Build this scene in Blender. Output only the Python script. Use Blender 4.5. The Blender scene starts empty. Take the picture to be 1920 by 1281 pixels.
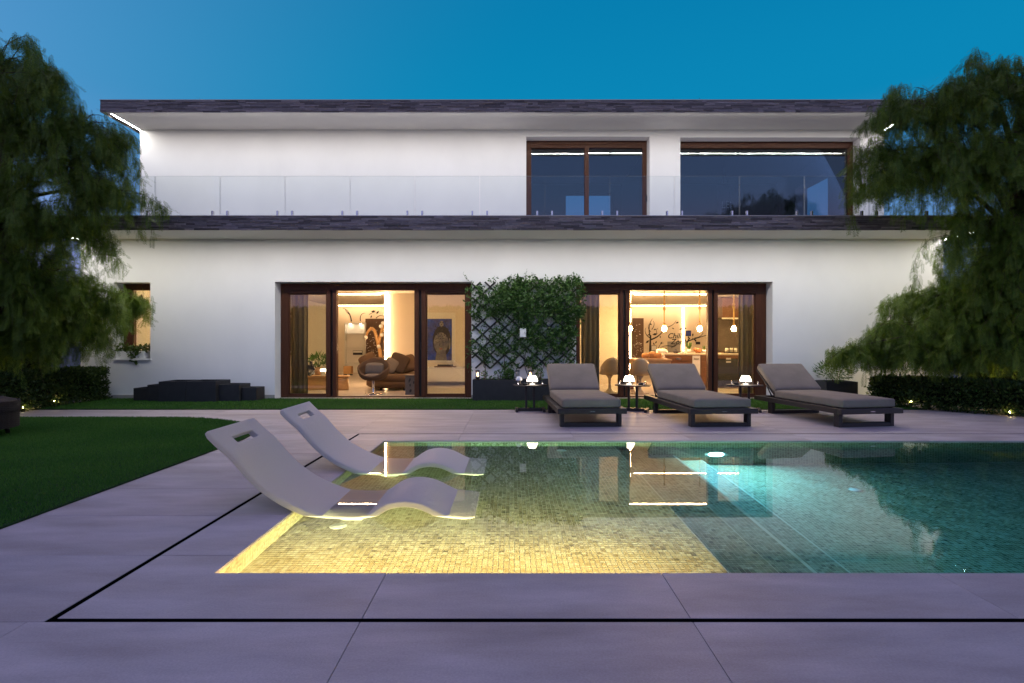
import bpy, bmesh, math, random
import numpy as np
from mathutils import Matrix, Vector

random.seed(7); RNG = np.random.default_rng(7)
SC = bpy.context.scene
COL = SC.collection
PI = math.pi
# ------------------------------------------------------------------ camera
F, H = 1060.0, 1.15            # focal length in photo pixels (1920 wide), eye height in metres
cd = bpy.data.cameras.new('camera'); cam = bpy.data.objects.new('camera', cd); COL.objects.link(cam)
cam.location = (0, 0, H); cam.rotation_euler = (PI/2, 0, 0)
cd.sensor_width = 36; cd.lens = 36*F/1920; cd.clip_start = .05; cd.clip_end = 2000
SC.camera = cam
# ------------------------------------------------------------------ sky (dusk: glow behind and to the left of the camera)
W = bpy.data.worlds.new('World'); SC.world = W; W.use_nodes = True
nt = W.node_tree; N = nt.nodes; Lk = nt.links
N.clear()
out = N.new('ShaderNodeOutputWorld'); bg = N.new('ShaderNodeBackground'); Lk.new(bg.outputs[0], out.inputs[0])
tc = N.new('ShaderNodeTexCoord'); sep = N.new('ShaderNodeSeparateXYZ'); Lk.new(tc.outputs['Generated'], sep.inputs[0])
def ramp(stops):
    r = N.new('ShaderNodeValToRGB'); e = r.color_ramp.elements
    while len(e) < len(stops): e.new(.5)
    for el, (p, c) in zip(e, stops): el.position = p; el.color = (*c, 1)
    r.color_ramp.interpolation = 'EASE'
    Lk.new(sep.outputs['Z'], r.inputs[0]); return r
ra = ramp([(0, (.34,.34,.66)), (.18, (.13,.29,.58)), (.36, (.003,.24,.475)), (.56, (.002,.205,.43)), (1, (.44,.30,.60))])
rb = ramp([(0, (.85,.52,.66)), (.12, (.60,.46,.78)), (.26, (.31,.49,.95)), (.50, (.25,.43,.85)), (1, (.54,.36,.73))])
dv = N.new('ShaderNodeVectorMath'); dv.operation = 'DOT_PRODUCT'; dv.inputs[1].default_value = (-.45, -.89, 0)
Lk.new(tc.outputs['Generated'], dv.inputs[0])
mr = N.new('ShaderNodeMapRange'); mr.interpolation_type = 'SMOOTHSTEP'
mr.inputs['From Min'].default_value = -.82; mr.inputs['From Max'].default_value = .62
Lk.new(dv.outputs['Value'], mr.inputs['Value'])
mx = N.new('ShaderNodeMix'); mx.data_type = 'RGBA'
Lk.new(mr.outputs[0], mx.inputs[0]); Lk.new(ra.outputs[0], mx.inputs[6]); Lk.new(rb.outputs[0], mx.inputs[7])
Lk.new(mx.outputs[2], bg.inputs[0]); bg.inputs[1].default_value = 1.0
# ------------------------------------------------------------------ exposure, sampling
SC.view_settings.view_transform = 'Standard'; SC.view_settings.look = 'None'
SC.view_settings.exposure = 0; SC.view_settings.gamma = 1; SC.view_settings.use_curve_mapping = False
SC.render.engine = 'CYCLES'
cy = SC.cycles
cy.use_denoising = True; cy.max_bounces = 9; cy.diffuse_bounces = 3; cy.glossy_bounces = 4; cy.transmission_bounces = 6
cy.transparent_max_bounces = 14; cy.sample_clamp_indirect = 4; cy.blur_glossy = .6
cy.denoiser = 'OPENIMAGEDENOISE'; cy.denoising_prefilter = 'ACCURATE'; cy.denoising_input_passes = 'RGB_ALBEDO_NORMAL'
cy.use_adaptive_sampling = True; cy.adaptive_threshold = .01
# lamp strengths
LED_EAVE, LED_POOL, LAMP_POOL, LED_ROOM, BULB, TABLE_LAMP, GARDEN = 150., 5600., 2900., 112., 300., 8., 110.

def PX(px, Y): return (px-960)*Y/F
def PZ(py, Y): return H-(py-640.5)*Y/F
# ------------------------------------------------------------------ mesh builder
class MB:
    def __init__(s): s.v = []; s.f = []; s.sm = []
    def add(s, V, Fc, smooth=False):
        o = len(s.v); s.v += [tuple(p) for p in V]; s.f += [tuple(i+o for i in q) for q in Fc]; s.sm += [smooth]*len(Fc); return s
    def box(s, x0, x1, y0, y1, z0, z1):
        V = [(x0,y0,z0),(x1,y0,z0),(x1,y1,z0),(x0,y1,z0),(x0,y0,z1),(x1,y0,z1),(x1,y1,z1),(x0,y1,z1)]
        return s.add(V, [(0,3,2,1),(4,5,6,7),(0,1,5,4),(1,2,6,5),(2,3,7,6),(3,0,4,7)])
    def bar(s, p, q, w, t, up=(0,0,1)):
        p, q = Vector(p), Vector(q); d = (q-p).normalized(); u = Vector(up)
        a = d.cross(u); a = a.normalized() if a.length > 1e-5 else Vector((1,0,0)); b = a.cross(d)
        V = [c+a*(sx*w/2)+b*(sz*t/2) for c in (p, q) for sx, sz in ((-1,-1),(1,-1),(1,1),(-1,1))]
        return s.add(V, [(3,2,1,0),(4,5,6,7),(0,1,5,4),(1,2,6,5),(2,3,7,6),(3,0,4,7)])
    def tube(s, pts, r, n=8, smooth=True, cap=True):
        pts = [Vector(p) for p in pts]; k = len(pts); rs = r if hasattr(r, '__len__') else [r]*k
        V = []; ref = Vector((.31,.17,.93))
        for i, p in enumerate(pts):
            d = (pts[min(i+1,k-1)]-pts[max(i-1,0)]).normalized()
            a = d.cross(ref)
            if a.length < .1: a = d.cross(Vector((1,0,0)))
            a.normalize(); b = d.cross(a)
            V += [p+(a*math.cos(2*PI*j/n)+b*math.sin(2*PI*j/n))*rs[i] for j in range(n)]
        Fc = [(i*n+j, i*n+(j+1)%n, (i+1)*n+(j+1)%n, (i+1)*n+j) for i in range(k-1) for j in range(n)]
        s.add(V, Fc, smooth)
        if cap: o = len(s.v)-len(V); s.f += [tuple(o+j for j in range(n))[::-1], tuple(o+(k-1)*n+j for j in range(n))]; s.sm += [False]*2
        return s
    def lathe(s, prof, n=20, c=(0,0,0), smooth=True, sx=1, sy=1):
        V = [(c[0]+r*sx*math.cos(2*PI*j/n), c[1]+r*sy*math.sin(2*PI*j/n), c[2]+z) for r, z in prof for j in range(n)]
        k = len(prof)
        return s.add(V, [(i*n+j, i*n+(j+1)%n, (i+1)*n+(j+1)%n, (i+1)*n+j) for i in range(k-1) for j in range(n)], smooth)
    def ball(s, c, rx, ry=None, rz=None, n=12, m=8):
        ry = ry or rx; rz = rz or rx
        return s.lathe([(max(1e-4, math.sin(PI*i/m)), -math.cos(PI*i/m)*rz) for i in range(m+1)], n, c, True, rx, ry)
    def cushion(s, sx, sy, sz, r=.03, puff=.01, mat=None, n=9):
        """rounded, slightly puffed box centred at the origin, moved by mat"""
        mat = mat or Matrix(); g = [math.sin((i/(n-1)-.5)*PI) for i in range(n)]
        hx, hy, hz = sx/2, sy/2, sz/2
        def put(x, y, z):
            P = Vector((x*hx, y*hy, z*hz)); I = Vector((max(-hx+r, min(hx-r, P.x)), max(-hy+r, min(hy-r, P.y)), max(-hz+r, min(hz-r, P.z))))
            d = P-I; Q = I+(d.normalized()*r if d.length > 1e-6 else d)
            w = (1-x*x)*(1-y*y); Q.z += puff*w*(1 if z > 0 else -.3 if z < 0 else 0)*abs(z); return mat @ Q
        for ax in range(3):
            for sg in (-1, 1):
                V = []
                for i in range(n):
                    for j in range(n):
                        c = [0,0,0]; c[ax] = sg; c[(ax+1)%3] = g[i]; c[(ax+2)%3] = g[j]; V.append(put(*c))
                Fc = [(i*n+j, (i+1)*n+j, (i+1)*n+j+1, i*n+j+1) for i in range(n-1) for j in range(n-1)]
                s.add(V, Fc if sg > 0 else [q[::-1] for q in Fc], True)
        return s
    def prism(s, outline, y0, y1):      # outline in x,z, extruded along y
        n = len(outline); V = [(x,y0,z) for x, z in outline]+[(x,y1,z) for x, z in outline]
        return s.add(V, [tuple(range(n)), tuple(range(2*n-1, n-1, -1))]+[(i, i+n, (i+1)%n+n, (i+1)%n) for i in range(n)])
    def slab(s, outline, z0, z1):       # outline in x,y (counter-clockwise), extruded along z
        n = len(outline); V = [(x,y,z0) for x, y in outline]+[(x,y,z1) for x, y in outline]
        return s.add(V, [tuple(range(n))[::-1], tuple(range(n, 2*n))]+[(i, (i+1)%n, (i+1)%n+n, i+n) for i in range(n)])
    def ribbon(s, pts, w0, w1, y, t=.004):   # flat tapering strip in the x,z plane, facing -y
        k = len(pts); V = []
        for i, (x, z) in enumerate(pts):
            a, b = pts[max(i-1,0)], pts[min(i+1,k-1)]; dx, dz = b[0]-a[0], b[1]-a[1]; L = math.hypot(dx, dz) or 1
            w = (w0+(w1-w0)*i/(k-1))/2; V += [(x-dz/L*w, y, z+dx/L*w), (x+dz/L*w, y, z-dx/L*w)]
        Fc = [(2*i, 2*i+1, 2*i+3, 2*i+2) for i in range(k-1)]
        V2 = [(x, yy+t, z) for x, yy, z in V]
        return s.add(V, Fc).add(V2, [q[::-1] for q in Fc])
    def mesh(s, name):
        me = bpy.data.meshes.new(name); me.from_pydata(s.v, [], s.f); me.polygons.foreach_set('use_smooth', s.sm); me.update(); return me
    def build(s, name, m, parent=None, bevel=0, kind=None, seg=2, weld=False):
        me = s.mesh(name)
        if weld:
            b = bmesh.new(); b.from_mesh(me); bmesh.ops.remove_doubles(b, verts=b.verts, dist=1e-5); b.to_mesh(me); b.free()
        o = bpy.data.objects.new(name, me); COL.objects.link(o); me.materials.append(MT[m] if isinstance(m, str) else m)
        if parent: o.parent = parent
        if bevel:
            md = o.modifiers.new('bevel', 'BEVEL'); md.width = bevel; md.segments = seg; md.limit_method = 'ANGLE'; md.angle_limit = .7
        if kind: o['kind'] = kind
        return o
def npmesh(name, V, nper, m, parent=None, kind=None, attr=None, smooth=False):
    """V: (faces, nper, 3) array of separate polygons -> one mesh"""
    V = np.asarray(V, np.float32); nf = len(V); me = bpy.data.meshes.new(name)
    me.vertices.add(nf*nper); me.vertices.foreach_set('co', V.reshape(-1))
    me.loops.add(nf*nper); me.loops.foreach_set('vertex_index', np.arange(nf*nper, dtype=np.int32))
    me.polygons.add(nf); me.polygons.foreach_set('loop_start', np.arange(0, nf*nper, nper, dtype=np.int32))
    if attr is not None:
        a = me.attributes.new('tone', 'FLOAT', 'FACE'); a.data.foreach_set('value', np.asarray(attr, np.float32))
    me.update(); me.validate()
    o = bpy.data.objects.new(name, me); COL.objects.link(o); me.materials.append(MT[m])
    if parent: o.parent = parent
    if kind: o['kind'] = kind
    return o
def tag(o, label, cat, group=None):
    o['label'] = label; o['category'] = cat
    if group: o['group'] = group
    return o
def struct(o): o['kind'] = 'structure'; return o
def thing(name, label, cat, loc=(0,0,0), rotz=0, group=None):
    o = bpy.data.objects.new(name, None); COL.objects.link(o); o.location = loc; o.rotation_euler = (0,0,rotz); o.empty_display_size = .1
    return tag(o, label, cat, group)
def dup(root, loc, rotz=0, label=None, group=None):
    r = root.copy(); COL.objects.link(r); r.location = loc; r.rotation_euler = (0,0,rotz)
    if label: r['label'] = label
    if group: r['group'] = group
    for ch in list(root.children):
        c = ch.copy(); COL.objects.link(c); c.parent = r
        for g in ch.children: d = g.copy(); COL.objects.link(d); d.parent = c
    return r
# ------------------------------------------------------------------ materials
MT = {}
def mat(name, col, rough=.5, spec=.5, metal=0, var=.0, vscale=3., vstretch=(1,1,1), bump=0, bscale=60, emit=None, obj=0, tone=0, coat=0, trans=0, sss=0, col2=None, grain=0):
    m = bpy.data.materials.new(name); m.use_nodes = True; n = m.node_tree.nodes; l = m.node_tree.links
    b = n['Principled BSDF']; b.inputs['Roughness'].default_value = rough; b.inputs['Metallic'].default_value = metal
    b.inputs['Specular IOR Level'].default_value = spec; b.inputs['Coat Weight'].default_value = coat
    if trans: b.inputs['Transmission Weight'].default_value = trans
    b.inputs['Base Color'].default_value = (*col, 1)
    if emit: b.inputs['Emission Color'].default_value = (*emit[0], 1); b.inputs['Emission Strength'].default_value = emit[1]
    src = None
    t = n.new('ShaderNodeTexCoord'); mp = n.new('ShaderNodeMapping'); mp.inputs['Scale'].default_value = vstretch; l.new(t.outputs['Object'], mp.inputs[0])
    if obj or tone:
        oi = n.new('ShaderNodeObjectInfo')
        ad = n.new('ShaderNodeVectorMath'); ad.operation = 'ADD'; sc2 = n.new('ShaderNodeVectorMath'); sc2.operation = 'SCALE'; sc2.inputs['Scale'].default_value = 37
        cmb = n.new('ShaderNodeCombineXYZ'); l.new(oi.outputs['Random'], cmb.inputs[0]); l.new(oi.outputs['Random'], cmb.inputs[1]); l.new(cmb.outputs[0], sc2.inputs[0])
        l.new(mp.outputs[0], ad.inputs[0]); l.new(sc2.outputs[0], ad.inputs[1]); vec = ad.outputs[0]
    else: vec = mp.outputs[0]
    if var or obj or tone:
        nz = n.new('ShaderNodeTexNoise'); nz.inputs['Scale'].default_value = vscale; nz.inputs['Detail'].default_value = 6; nz.inputs['Roughness'].default_value = .6
        l.new(vec, nz.inputs['Vector'])
        mrg = n.new('ShaderNodeMapRange'); mrg.inputs['From Min'].default_value = .25; mrg.inputs['From Max'].default_value = .75
        mrg.inputs['To Min'].default_value = 1-var; mrg.inputs['To Max'].default_value = 1+var; l.new(nz.outputs[0], mrg.inputs[0])
        val = mrg.outputs[0]
        def scaled(src, amt, v):
            r2 = n.new('ShaderNodeMapRange'); r2.inputs['To Min'].default_value = 1-amt; r2.inputs['To Max'].default_value = 1+amt; l.new(src, r2.inputs[0])
            mu = n.new('ShaderNodeMath'); mu.operation = 'MULTIPLY'; l.new(r2.outputs[0], mu.inputs[0]); l.new(v, mu.inputs[1]); return mu.outputs[0]
        if obj: val = scaled(oi.outputs['Random'], obj, val)
        if tone:
            at = n.new('ShaderNodeAttribute'); at.attribute_name = 'tone'; val = scaled(at.outputs['Fac'], tone, val)
        if grain:
            ng = n.new('ShaderNodeTexNoise'); ng.inputs['Scale'].default_value = 110; ng.inputs['Detail'].default_value = 3; l.new(t.outputs['Object'], ng.inputs['Vector']); val = scaled(ng.outputs[0], grain, val)
        vm = n.new('ShaderNodeVectorMath'); vm.operation = 'SCALE'
        if col2:
            at2 = n.new('ShaderNodeMix'); at2.data_type = 'RGBA'; at2.inputs[6].default_value = (*col, 1); at2.inputs[7].default_value = (*col2, 1)
            n2 = n.new('ShaderNodeTexNoise'); n2.inputs['Scale'].default_value = vscale*.6; n2.inputs['Detail'].default_value = 5; l.new(vec, n2.inputs['Vector'])
            r3 = n.new('ShaderNodeMapRange'); r3.inputs['From Min'].default_value = .4; r3.inputs['From Max'].default_value = .68; l.new(n2.outputs[0], r3.inputs[0])
            l.new(r3.outputs[0], at2.inputs[0]); l.new(at2.outputs[2], vm.inputs[0])
        else: vm.inputs[0].default_value = col
        l.new(val, vm.inputs['Scale']); l.new(vm.outputs[0], b.inputs['Base Color'])
    if bump:
        nb = n.new('ShaderNodeTexNoise'); nb.inputs['Scale'].default_value = bscale; nb.inputs['Detail'].default_value = 4; l.new(vec, nb.inputs['Vector'])
        bp = n.new('ShaderNodeBump'); bp.inputs['Strength'].default_value = bump; bp.inputs['Distance'].default_value = .01; l.new(nb.outputs[0], bp.inputs['Height']); l.new(bp.outputs[0], b.inputs['Normal'])
    MT[name] = m; return m
def glow(name, col, strength):
    m = bpy.data.materials.new(name); m.use_nodes = True; n = m.node_tree.nodes; n.clear()
    e = n.new('ShaderNodeEmission'); e.inputs[0].default_value = (*col, 1); e.inputs[1].default_value = strength
    o = n.new('ShaderNodeOutputMaterial'); m.node_tree.links.new(e.outputs[0], o.inputs[0]); MT[name] = m
def pane_mat(name, ior, tint, rough=0.):
    """thin window glass: mirror reflection by Fresnel, the rest passes straight through"""
    m = bpy.data.materials.new(name); m.use_nodes = True; n = m.node_tree.nodes; l = m.node_tree.links; n.clear()
    o = n.new('ShaderNodeOutputMaterial'); mixs = n.new('ShaderNodeMixShader'); fr = n.new('ShaderNodeFresnel'); fr.inputs[0].default_value = ior
    tr = n.new('ShaderNodeBsdfTransparent'); tr.inputs[0].default_value = (*tint, 1); gl = n.new('ShaderNodeBsdfGlossy'); gl.inputs['Roughness'].default_value = rough
    l.new(fr.outputs[0], mixs.inputs[0]); l.new(tr.outputs[0], mixs.inputs[1]); l.new(gl.outputs[0], mixs.inputs[2]); l.new(mixs.outputs[0], o.inputs[0]); MT[name] = m
def leaf_mat(name, c1, c2, scale=2., transl=.35, rough=.5):
    m = bpy.data.materials.new(name); m.use_nodes = True; n = m.node_tree.nodes; l = m.node_tree.links; n.clear()
    o = n.new('ShaderNodeOutputMaterial'); mixs = n.new('ShaderNodeMixShader'); mixs.inputs[0].default_value = transl
    b = n.new('ShaderNodeBsdfPrincipled'); b.inputs['Roughness'].default_value = rough; b.inputs['Specular IOR Level'].default_value = .3
    t = n.new('ShaderNodeBsdfTranslucent')
    at = n.new('ShaderNodeAttribute'); at.attribute_name = 'tone'
    mixc = n.new('ShaderNodeMix'); mixc.data_type = 'RGBA'; mixc.inputs[6].default_value = (*c1, 1); mixc.inputs[7].default_value = (*c2, 1)
    l.new(at.outputs['Fac'], mixc.inputs[0]); l.new(mixc.outputs[2], b.inputs['Base Color']); l.new(mixc.outputs[2], t.inputs[0])
    l.new(b.outputs[0], mixs.inputs[1]); l.new(t.outputs[0], mixs.inputs[2]); l.new(mixs.outputs[0], o.inputs[0]); MT[name] = m

mat('paving', (.41,.36,.352), .5, .35, var=.20, vscale=2.0, vstretch=(.8,2.6,1), bump=.3, bscale=160, obj=.06, grain=.22, col2=(.34,.285,.262))
mat('mortar', (.12,.10,.095), .9)
mat('slot', (.004,.0035,.004), .9, .05)
mat('soil', (.05,.04,.03), .95, var=.3)
mat('turf_base', (.018,.045,.014), .95, .1, var=.3, vscale=8)
leaf_mat('turf', (.03,.115,.012), (.075,.19,.02), transl=.25, rough=.7)
mat('render_white', (.80,.795,.78), .8, .25, var=.022, vscale=1.6, vstretch=(1,1,.7), bump=.22, bscale=70, col2=(.765,.76,.745), grain=.03)
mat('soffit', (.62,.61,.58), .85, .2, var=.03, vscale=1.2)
mat('slate', (.20,.172,.168), .75, .35, var=.35, vscale=14, vstretch=(1,1,6), bump=.5, bscale=45, tone=.55)
mat('plinth', (.32,.31,.30), .7, var=.1)
mat('dark_wood', (.072,.026,.012), .45, .22, var=.35, vscale=5, vstretch=(14,14,.9), bump=.05, bscale=60)
mat('gap_shade', (.006,.006,.006), .6)
mat('metal_dark', (.036,.028,.026), .45, .35, var=.1)
mat('steel', (.62,.60,.60), .25, metal=1)
mat('planter', (.020,.020,.022), .55, .45, var=.25, vscale=9, bump=.08, bscale=200)
mat('cushion', (.225,.185,.145), .9, .15, var=.14, vscale=4, bump=.5, bscale=260)
mat('float_white', (.74,.68,.64), .5, .4, var=.04, vscale=12, vstretch=(1,14,14), bump=1.0, bscale=110)
mat('bark', (.07,.045,.03), .9, .2, var=.4, vscale=9, vstretch=(1,1,.3), bump=.6, bscale=30)
leaf_mat('pepper_leaf', (.070,.125,.012), (.17,.24,.03), transl=.42)
leaf_mat('hedge_leaf', (.022,.05,.010), (.08,.12,.022), transl=.25)
leaf_mat('vine_leaf', (.03,.085,.018), (.10,.18,.045), transl=.25)
mat('hedge_core', (.006,.010,.004), .95, .1)
mat('wicker', (.028,.021,.018), .75, .3, var=.4, vscale=40, vstretch=(1,1,3), bump=.8, bscale=80)
mat('interior_wall', (.76,.67,.55), .85, .2, var=.02)
mat('interior_pale', (.80,.76,.68), .8, .2)
mat('interior_floor', (.42,.36,.31), .35, .4, var=.1, vscale=1.5)
mat('brown_panel', (.085,.040,.022), .5, var=.3, vscale=4, vstretch=(6,6,.6))
mat('oak', (.42,.24,.10), .45, var=.25, vscale=3, vstretch=(.6,8,8))
mat('walnut', (.13,.055,.026), .4, var=.3, vscale=4, vstretch=(.7,6,6))
mat('worktop', (.55,.47,.36), .3, var=.1, vscale=20)
mat('white_gloss', (.78,.76,.72), .25)
mat('sofa', (.085,.05,.03), .85, .2, var=.12, bump=.2, bscale=200)
mat('pillow_dark', (.05,.033,.024), .9, .2, var=.15, bump=.2, bscale=200)
mat('pillow_grey', (.13,.105,.09), .9, .2, var=.15, bump=.2, bscale=200)
mat('bread', (.50,.22,.06), .7, var=.3, vscale=12)
mat('ink', (.012,.010,.010), .6)
mat('print_white', (.75,.74,.72), .6)
mat('rope', (.42,.28,.12), .9, .1, var=.3, vscale=60, bump=.8, bscale=120)
mat('curtain', (.36,.30,.20), .9, .1, var=.08, vscale=4)
mat('picture_blue', (.008,.04,.30), .6, var=.7, vscale=9, col2=(.05,.05,.19))
mat('picture_gold', (.16,.15,.15), .55, var=.4, vscale=9, col2=(.06,.06,.11))
mat('picture_dark', (.014,.012,.025), .6, var=.4, vscale=20)
mat('picture_lip', (.22,.10,.09), .6)
mat('terracotta', (.36,.13,.05), .7, var=.2)
mat('black_lacquer', (.010,.010,.010), .3)
mat('oven', (.012,.012,.014), .12)
mat('bag_leather', (.018,.022,.05), .45)
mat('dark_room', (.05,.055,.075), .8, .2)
mat('bowl_glass', (.55,.55,.50), .1, spec=.6)
mat('chair_shell', (.38,.27,.16), .25, spec=.6, var=.1)
mat('stone_trim', (.46,.42,.41), .6, var=.1)
def tile_mat(name, ramp_cols):
    m = mat(name, (.3,.28,.2), .35, .45); n = m.node_tree.nodes; l = m.node_tree.links; b = n['Principled BSDF']
    at = n.new('ShaderNodeAttribute'); at.attribute_name = 'tone'; cr = n.new('ShaderNodeValToRGB'); e = cr.color_ramp.elements
    while len(e) < len(ramp_cols): e.new(.5)
    for i, (el, c) in enumerate(zip(e, ramp_cols)): el.position = i/(len(ramp_cols)-1); el.color = (*c, 1)
    nz = n.new('ShaderNodeTexNoise'); nz.inputs['Scale'].default_value = 45; tcn = n.new('ShaderNodeTexCoord'); l.new(tcn.outputs['Object'], nz.inputs['Vector'])
    mu = n.new('ShaderNodeMix'); mu.data_type = 'RGBA'; mu.blend_type = 'OVERLAY'; mu.inputs[0].default_value = .35
    l.new(at.outputs['Fac'], cr.inputs[0]); l.new(cr.outputs[0], mu.inputs[6]); l.new(nz.outputs[0], mu.inputs[7]); l.new(mu.outputs[2], b.inputs['Base Color'])
tile_mat('mosaic', [(.055,.043,.022), (.115,.09,.050), (.175,.145,.088), (.235,.20,.130), (.30,.265,.19)])
mat('grout', (.46,.42,.34), .8, .2)
pane_mat('pane', 1.75, (.93,.96,.93))
pane_mat('pane_dark', 1.85, (.55,.62,.70))
pane_mat('rail_glass', 1.28, (.955,.972,.968))
mat('rail_edge', (.55,.60,.60), .2)
pane_mat('lantern_glass', 1.4, (.95,.95,.93))
glow('led_cool', (1.0,.965,.89), LED_EAVE); glow('led_warm', (1.0,.61,.29), LED_ROOM); glow('led_pool', (1.0,.62,.25), LED_POOL)
glow('led_soft', (1.0,.66,.36), 38); glow('uplight_glow', (1.0,.74,.24), 620); glow('pool_lamp_glow', (.46,.86,1.0), LAMP_POOL); glow('bulb_glow', (1.0,.60,.24), BULB); glow('lamp_glow', (1.0,.86,.68), TABLE_LAMP)
glow('lantern_glow', (1.0,.55,.20), 22); glow('garden_glow', (1.0,.72,.26), GARDEN)
glow('niche_glow', (1.0,.78,.52), 40)
# water
m = bpy.data.materials.new('water'); m.use_nodes = True; n = m.node_tree.nodes; l = m.node_tree.links; n.clear()
o_ = n.new('ShaderNodeOutputMaterial'); g_ = n.new('ShaderNodeBsdfGlass'); g_.inputs['IOR'].default_value = 1.333; g_.inputs['Roughness'].default_value = 0
va = n.new('ShaderNodeVolumeAbsorption'); va.inputs[0].default_value = (.08,.74,.86,1); va.inputs[1].default_value = .50
l.new(g_.outputs[0], o_.inputs['Surface']); l.new(va.outputs[0], o_.inputs['Volume']); MT['water'] = m
# ================================================================== GROUND, TERRACE, POOL
PL, PR, PF, PB = -1.48, 9.5, 2.81, 6.55          # pool edges
def ring(x0, x1, y0, y1, X0, X1, Y0, Y1, z):
    return MB().add([(X0,Y0,z),(X1,Y0,z),(X1,Y1,z),(X0,Y1,z),(x0,y0,z),(x1,y0,z),(x1,y1,z),(x0,y1,z)], [(0,1,5,4),(1,2,6,5),(2,3,7,6),(3,0,4,7)])
struct(ring(PL-.1, PR+.1, PF-.1, PB+.1, -600, 600, -600, 600, -.07).build('ground', 'soil'))
terrace = struct(ring(PL-.02, PR+.02, PF-.02, PB+.02, -8.6, 12.5, -3.2, 11.28, -.034).build('terrace', 'mortar'))
G = .0013
def slab_piece(name, parent, x0, x1, y0, y1, outline=None):
    cx, cy = (x0+x1)/2, (y0+y1)/2
    b = MB()
    if outline: b.slab([(x-cx, y-cy) for x, y in outline], -.03, 0)
    else: b.box(x0-cx+G, x1-cx-G, y0-cy+G, y1-cy-G, -.03, 0)
    o = b.build(name, 'paving', parent, bevel=.0012, seg=1); o.location = (cx, cy, random.uniform(-.0008, .0008)); return o
XJ = [-.623+1.365*k for k in range(-7, 9)]
def clip(js, a, b): js = [a]+[j for j in js if a+.05 < j < b-.05]+[b]; return list(zip(js, js[1:]))
SO = -1.921                                        # outer edge of the overflow slot on the left
for y0, y1 in clip([2.319-.69*k for k in range(6)][::-1], -1.131, 2.319):
    for x0, x1 in clip(XJ, -5.2, 5.6): slab_piece('paving_slab', terrace, x0, x1, y0, y1)
YJ = [2.35+.69*k for k in range(8)]
for y0, y1 in clip(YJ, 2.319, 7.061): slab_piece('paving_slab', terrace, -3.30, SO, y0, y1)
for y0, y1 in clip([7.061+.6125*k for k in range(6)], 7.061, 9.52):
    for x0, x1 in clip(XJ, -8.2 if y0 > 7.5 else -4.6, 11.2): slab_piece('paving_slab', terrace, x0, x1, y0, y1)
# basin: grout-coloured shell, tiles proud of it
SH, ST = -.262, [(1.18, 1.55, -.50), (1.55, 1.88, -.74), (1.88, 2.20, -.97)]
DF0, DF1 = -1.18, -1.55
b = MB()
b.add([(PL,PF,-.031),(PL,PB,-.031),(PL,PB,SH),(PL,PF,SH)], [(0,1,2,3)])
b.add([(PL,PF,SH),(1.18,PF,SH),(1.18,PB,SH),(PL,PB,SH)], [(0,1,2,3)])
z = SH
for x0, x1, zz in ST:
    b.add([(x0,PF,z),(x0,PB,z),(x0,PB,zz),(x0,PF,zz)], [(3,2,1,0)]); b.add([(x0,PF,zz),(x1,PF,zz),(x1,PB,zz),(x0,PB,zz)], [(0,1,2,3)]); z = zz
b.add([(2.2,PF,z),(2.2,PB,z),(2.2,PB,DF0),(2.2,PF,DF0)], [(3,2,1,0)])
b.add([(2.2,PF,DF0),(PR,PF,DF1),(PR,PB,DF1),(2.2,PB,DF0)], [(0,1,2,3)])
b.add([(PR,PF,-.031),(PR,PB,-.031),(PR,PB,DF1),(PR,PF,DF1)], [(3,2,1,0)])
for y in (PF, PB):
    b.add([(PL,y,-.031),(PR,y,-.031),(PR,y,-1.7),(PL,y,-1.7)], [(0,1,2,3)])
pool = struct(b.build('swimming_pool', 'grout'))
TP = .0305
def tiles(o, u, v, nu, nv, nrm, full, skip=None, pitch=TP, h=.0022):
    o, u, v, nrm = [np.array(a, float) for a in (o, u, v, nrm)]
    I, J = np.meshgrid(np.arange(nu), np.arange(nv), indexing='ij'); I, J = I.ravel(), J.ravel()
    if skip is not None: k = ~skip(I, J); I, J = I[k], J[k]
    g = .0016; base = o+np.outer((I+.5)*pitch, u)+np.outer((J+.5)*pitch, v); s = pitch/2-g
    c = [base-u*s-v*s, base+u*s-v*s, base+u*s+v*s, base-u*s+v*s]
    top = [p+nrm*h for p in c]; Q = [np.stack(top, 1)]
    if full:
        for i in range(4): j = (i+1)%4; Q.append(np.stack([c[i], c[j], top[j], top[i]], 1))
    n = len(I); t = np.clip(.62+.22*np.sin(I*.37+J*.21)*np.sin(J*.13-I*.05)*.5+RNG.normal(0, .23, n), 0, 1)
    return np.concatenate(Q), np.tile(t, len(Q))
ny = int((PB-PF)/TP); nx = int((1.18-PL)/TP)
FI = (6, 81, 8, 12)                               # the nearest rows in view are built tile by tile
acc = [tiles((PL,PF,SH), (1,0,0), (0,1,0), nx, ny, (0,0,1), True, lambda I, J: (I >= FI[0]) & (I < FI[1]) & (J >= FI[2]) & (J < FI[3]))]
z = SH
for x0, x1, zz in ST:
    acc.append(tiles((x0,PF,zz), (1,0,0), (0,1,0), int((x1-x0)/TP), ny, (0,0,1), True)); acc.append(tiles((x0,PF,zz), (0,1,0), (0,0,1), ny, int((z-zz)/TP), (1,0,0), False)); z = zz
sl = (DF1-DF0)/(PR-2.2); cs = 1/math.hypot(1, sl)
acc.append(tiles((2.2,PF,DF0), (cs,0,cs*sl), (0,1,0), int((PR-2.2)/cs/TP), ny, (0,0,1), False))
acc.append(tiles((2.2,PF,DF0), (0,1,0), (0,0,1), ny, int((z-DF0)/TP), (1,0,0), False))
acc.append(tiles((PL,PF,SH), (0,1,0), (0,0,1), ny, 8, (1,0,0), True))
acc.append(tiles((PR,PF,DF1), (0,1,0), (0,0,1), ny, int(-DF1/TP), (-1,0,0), False))
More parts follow.
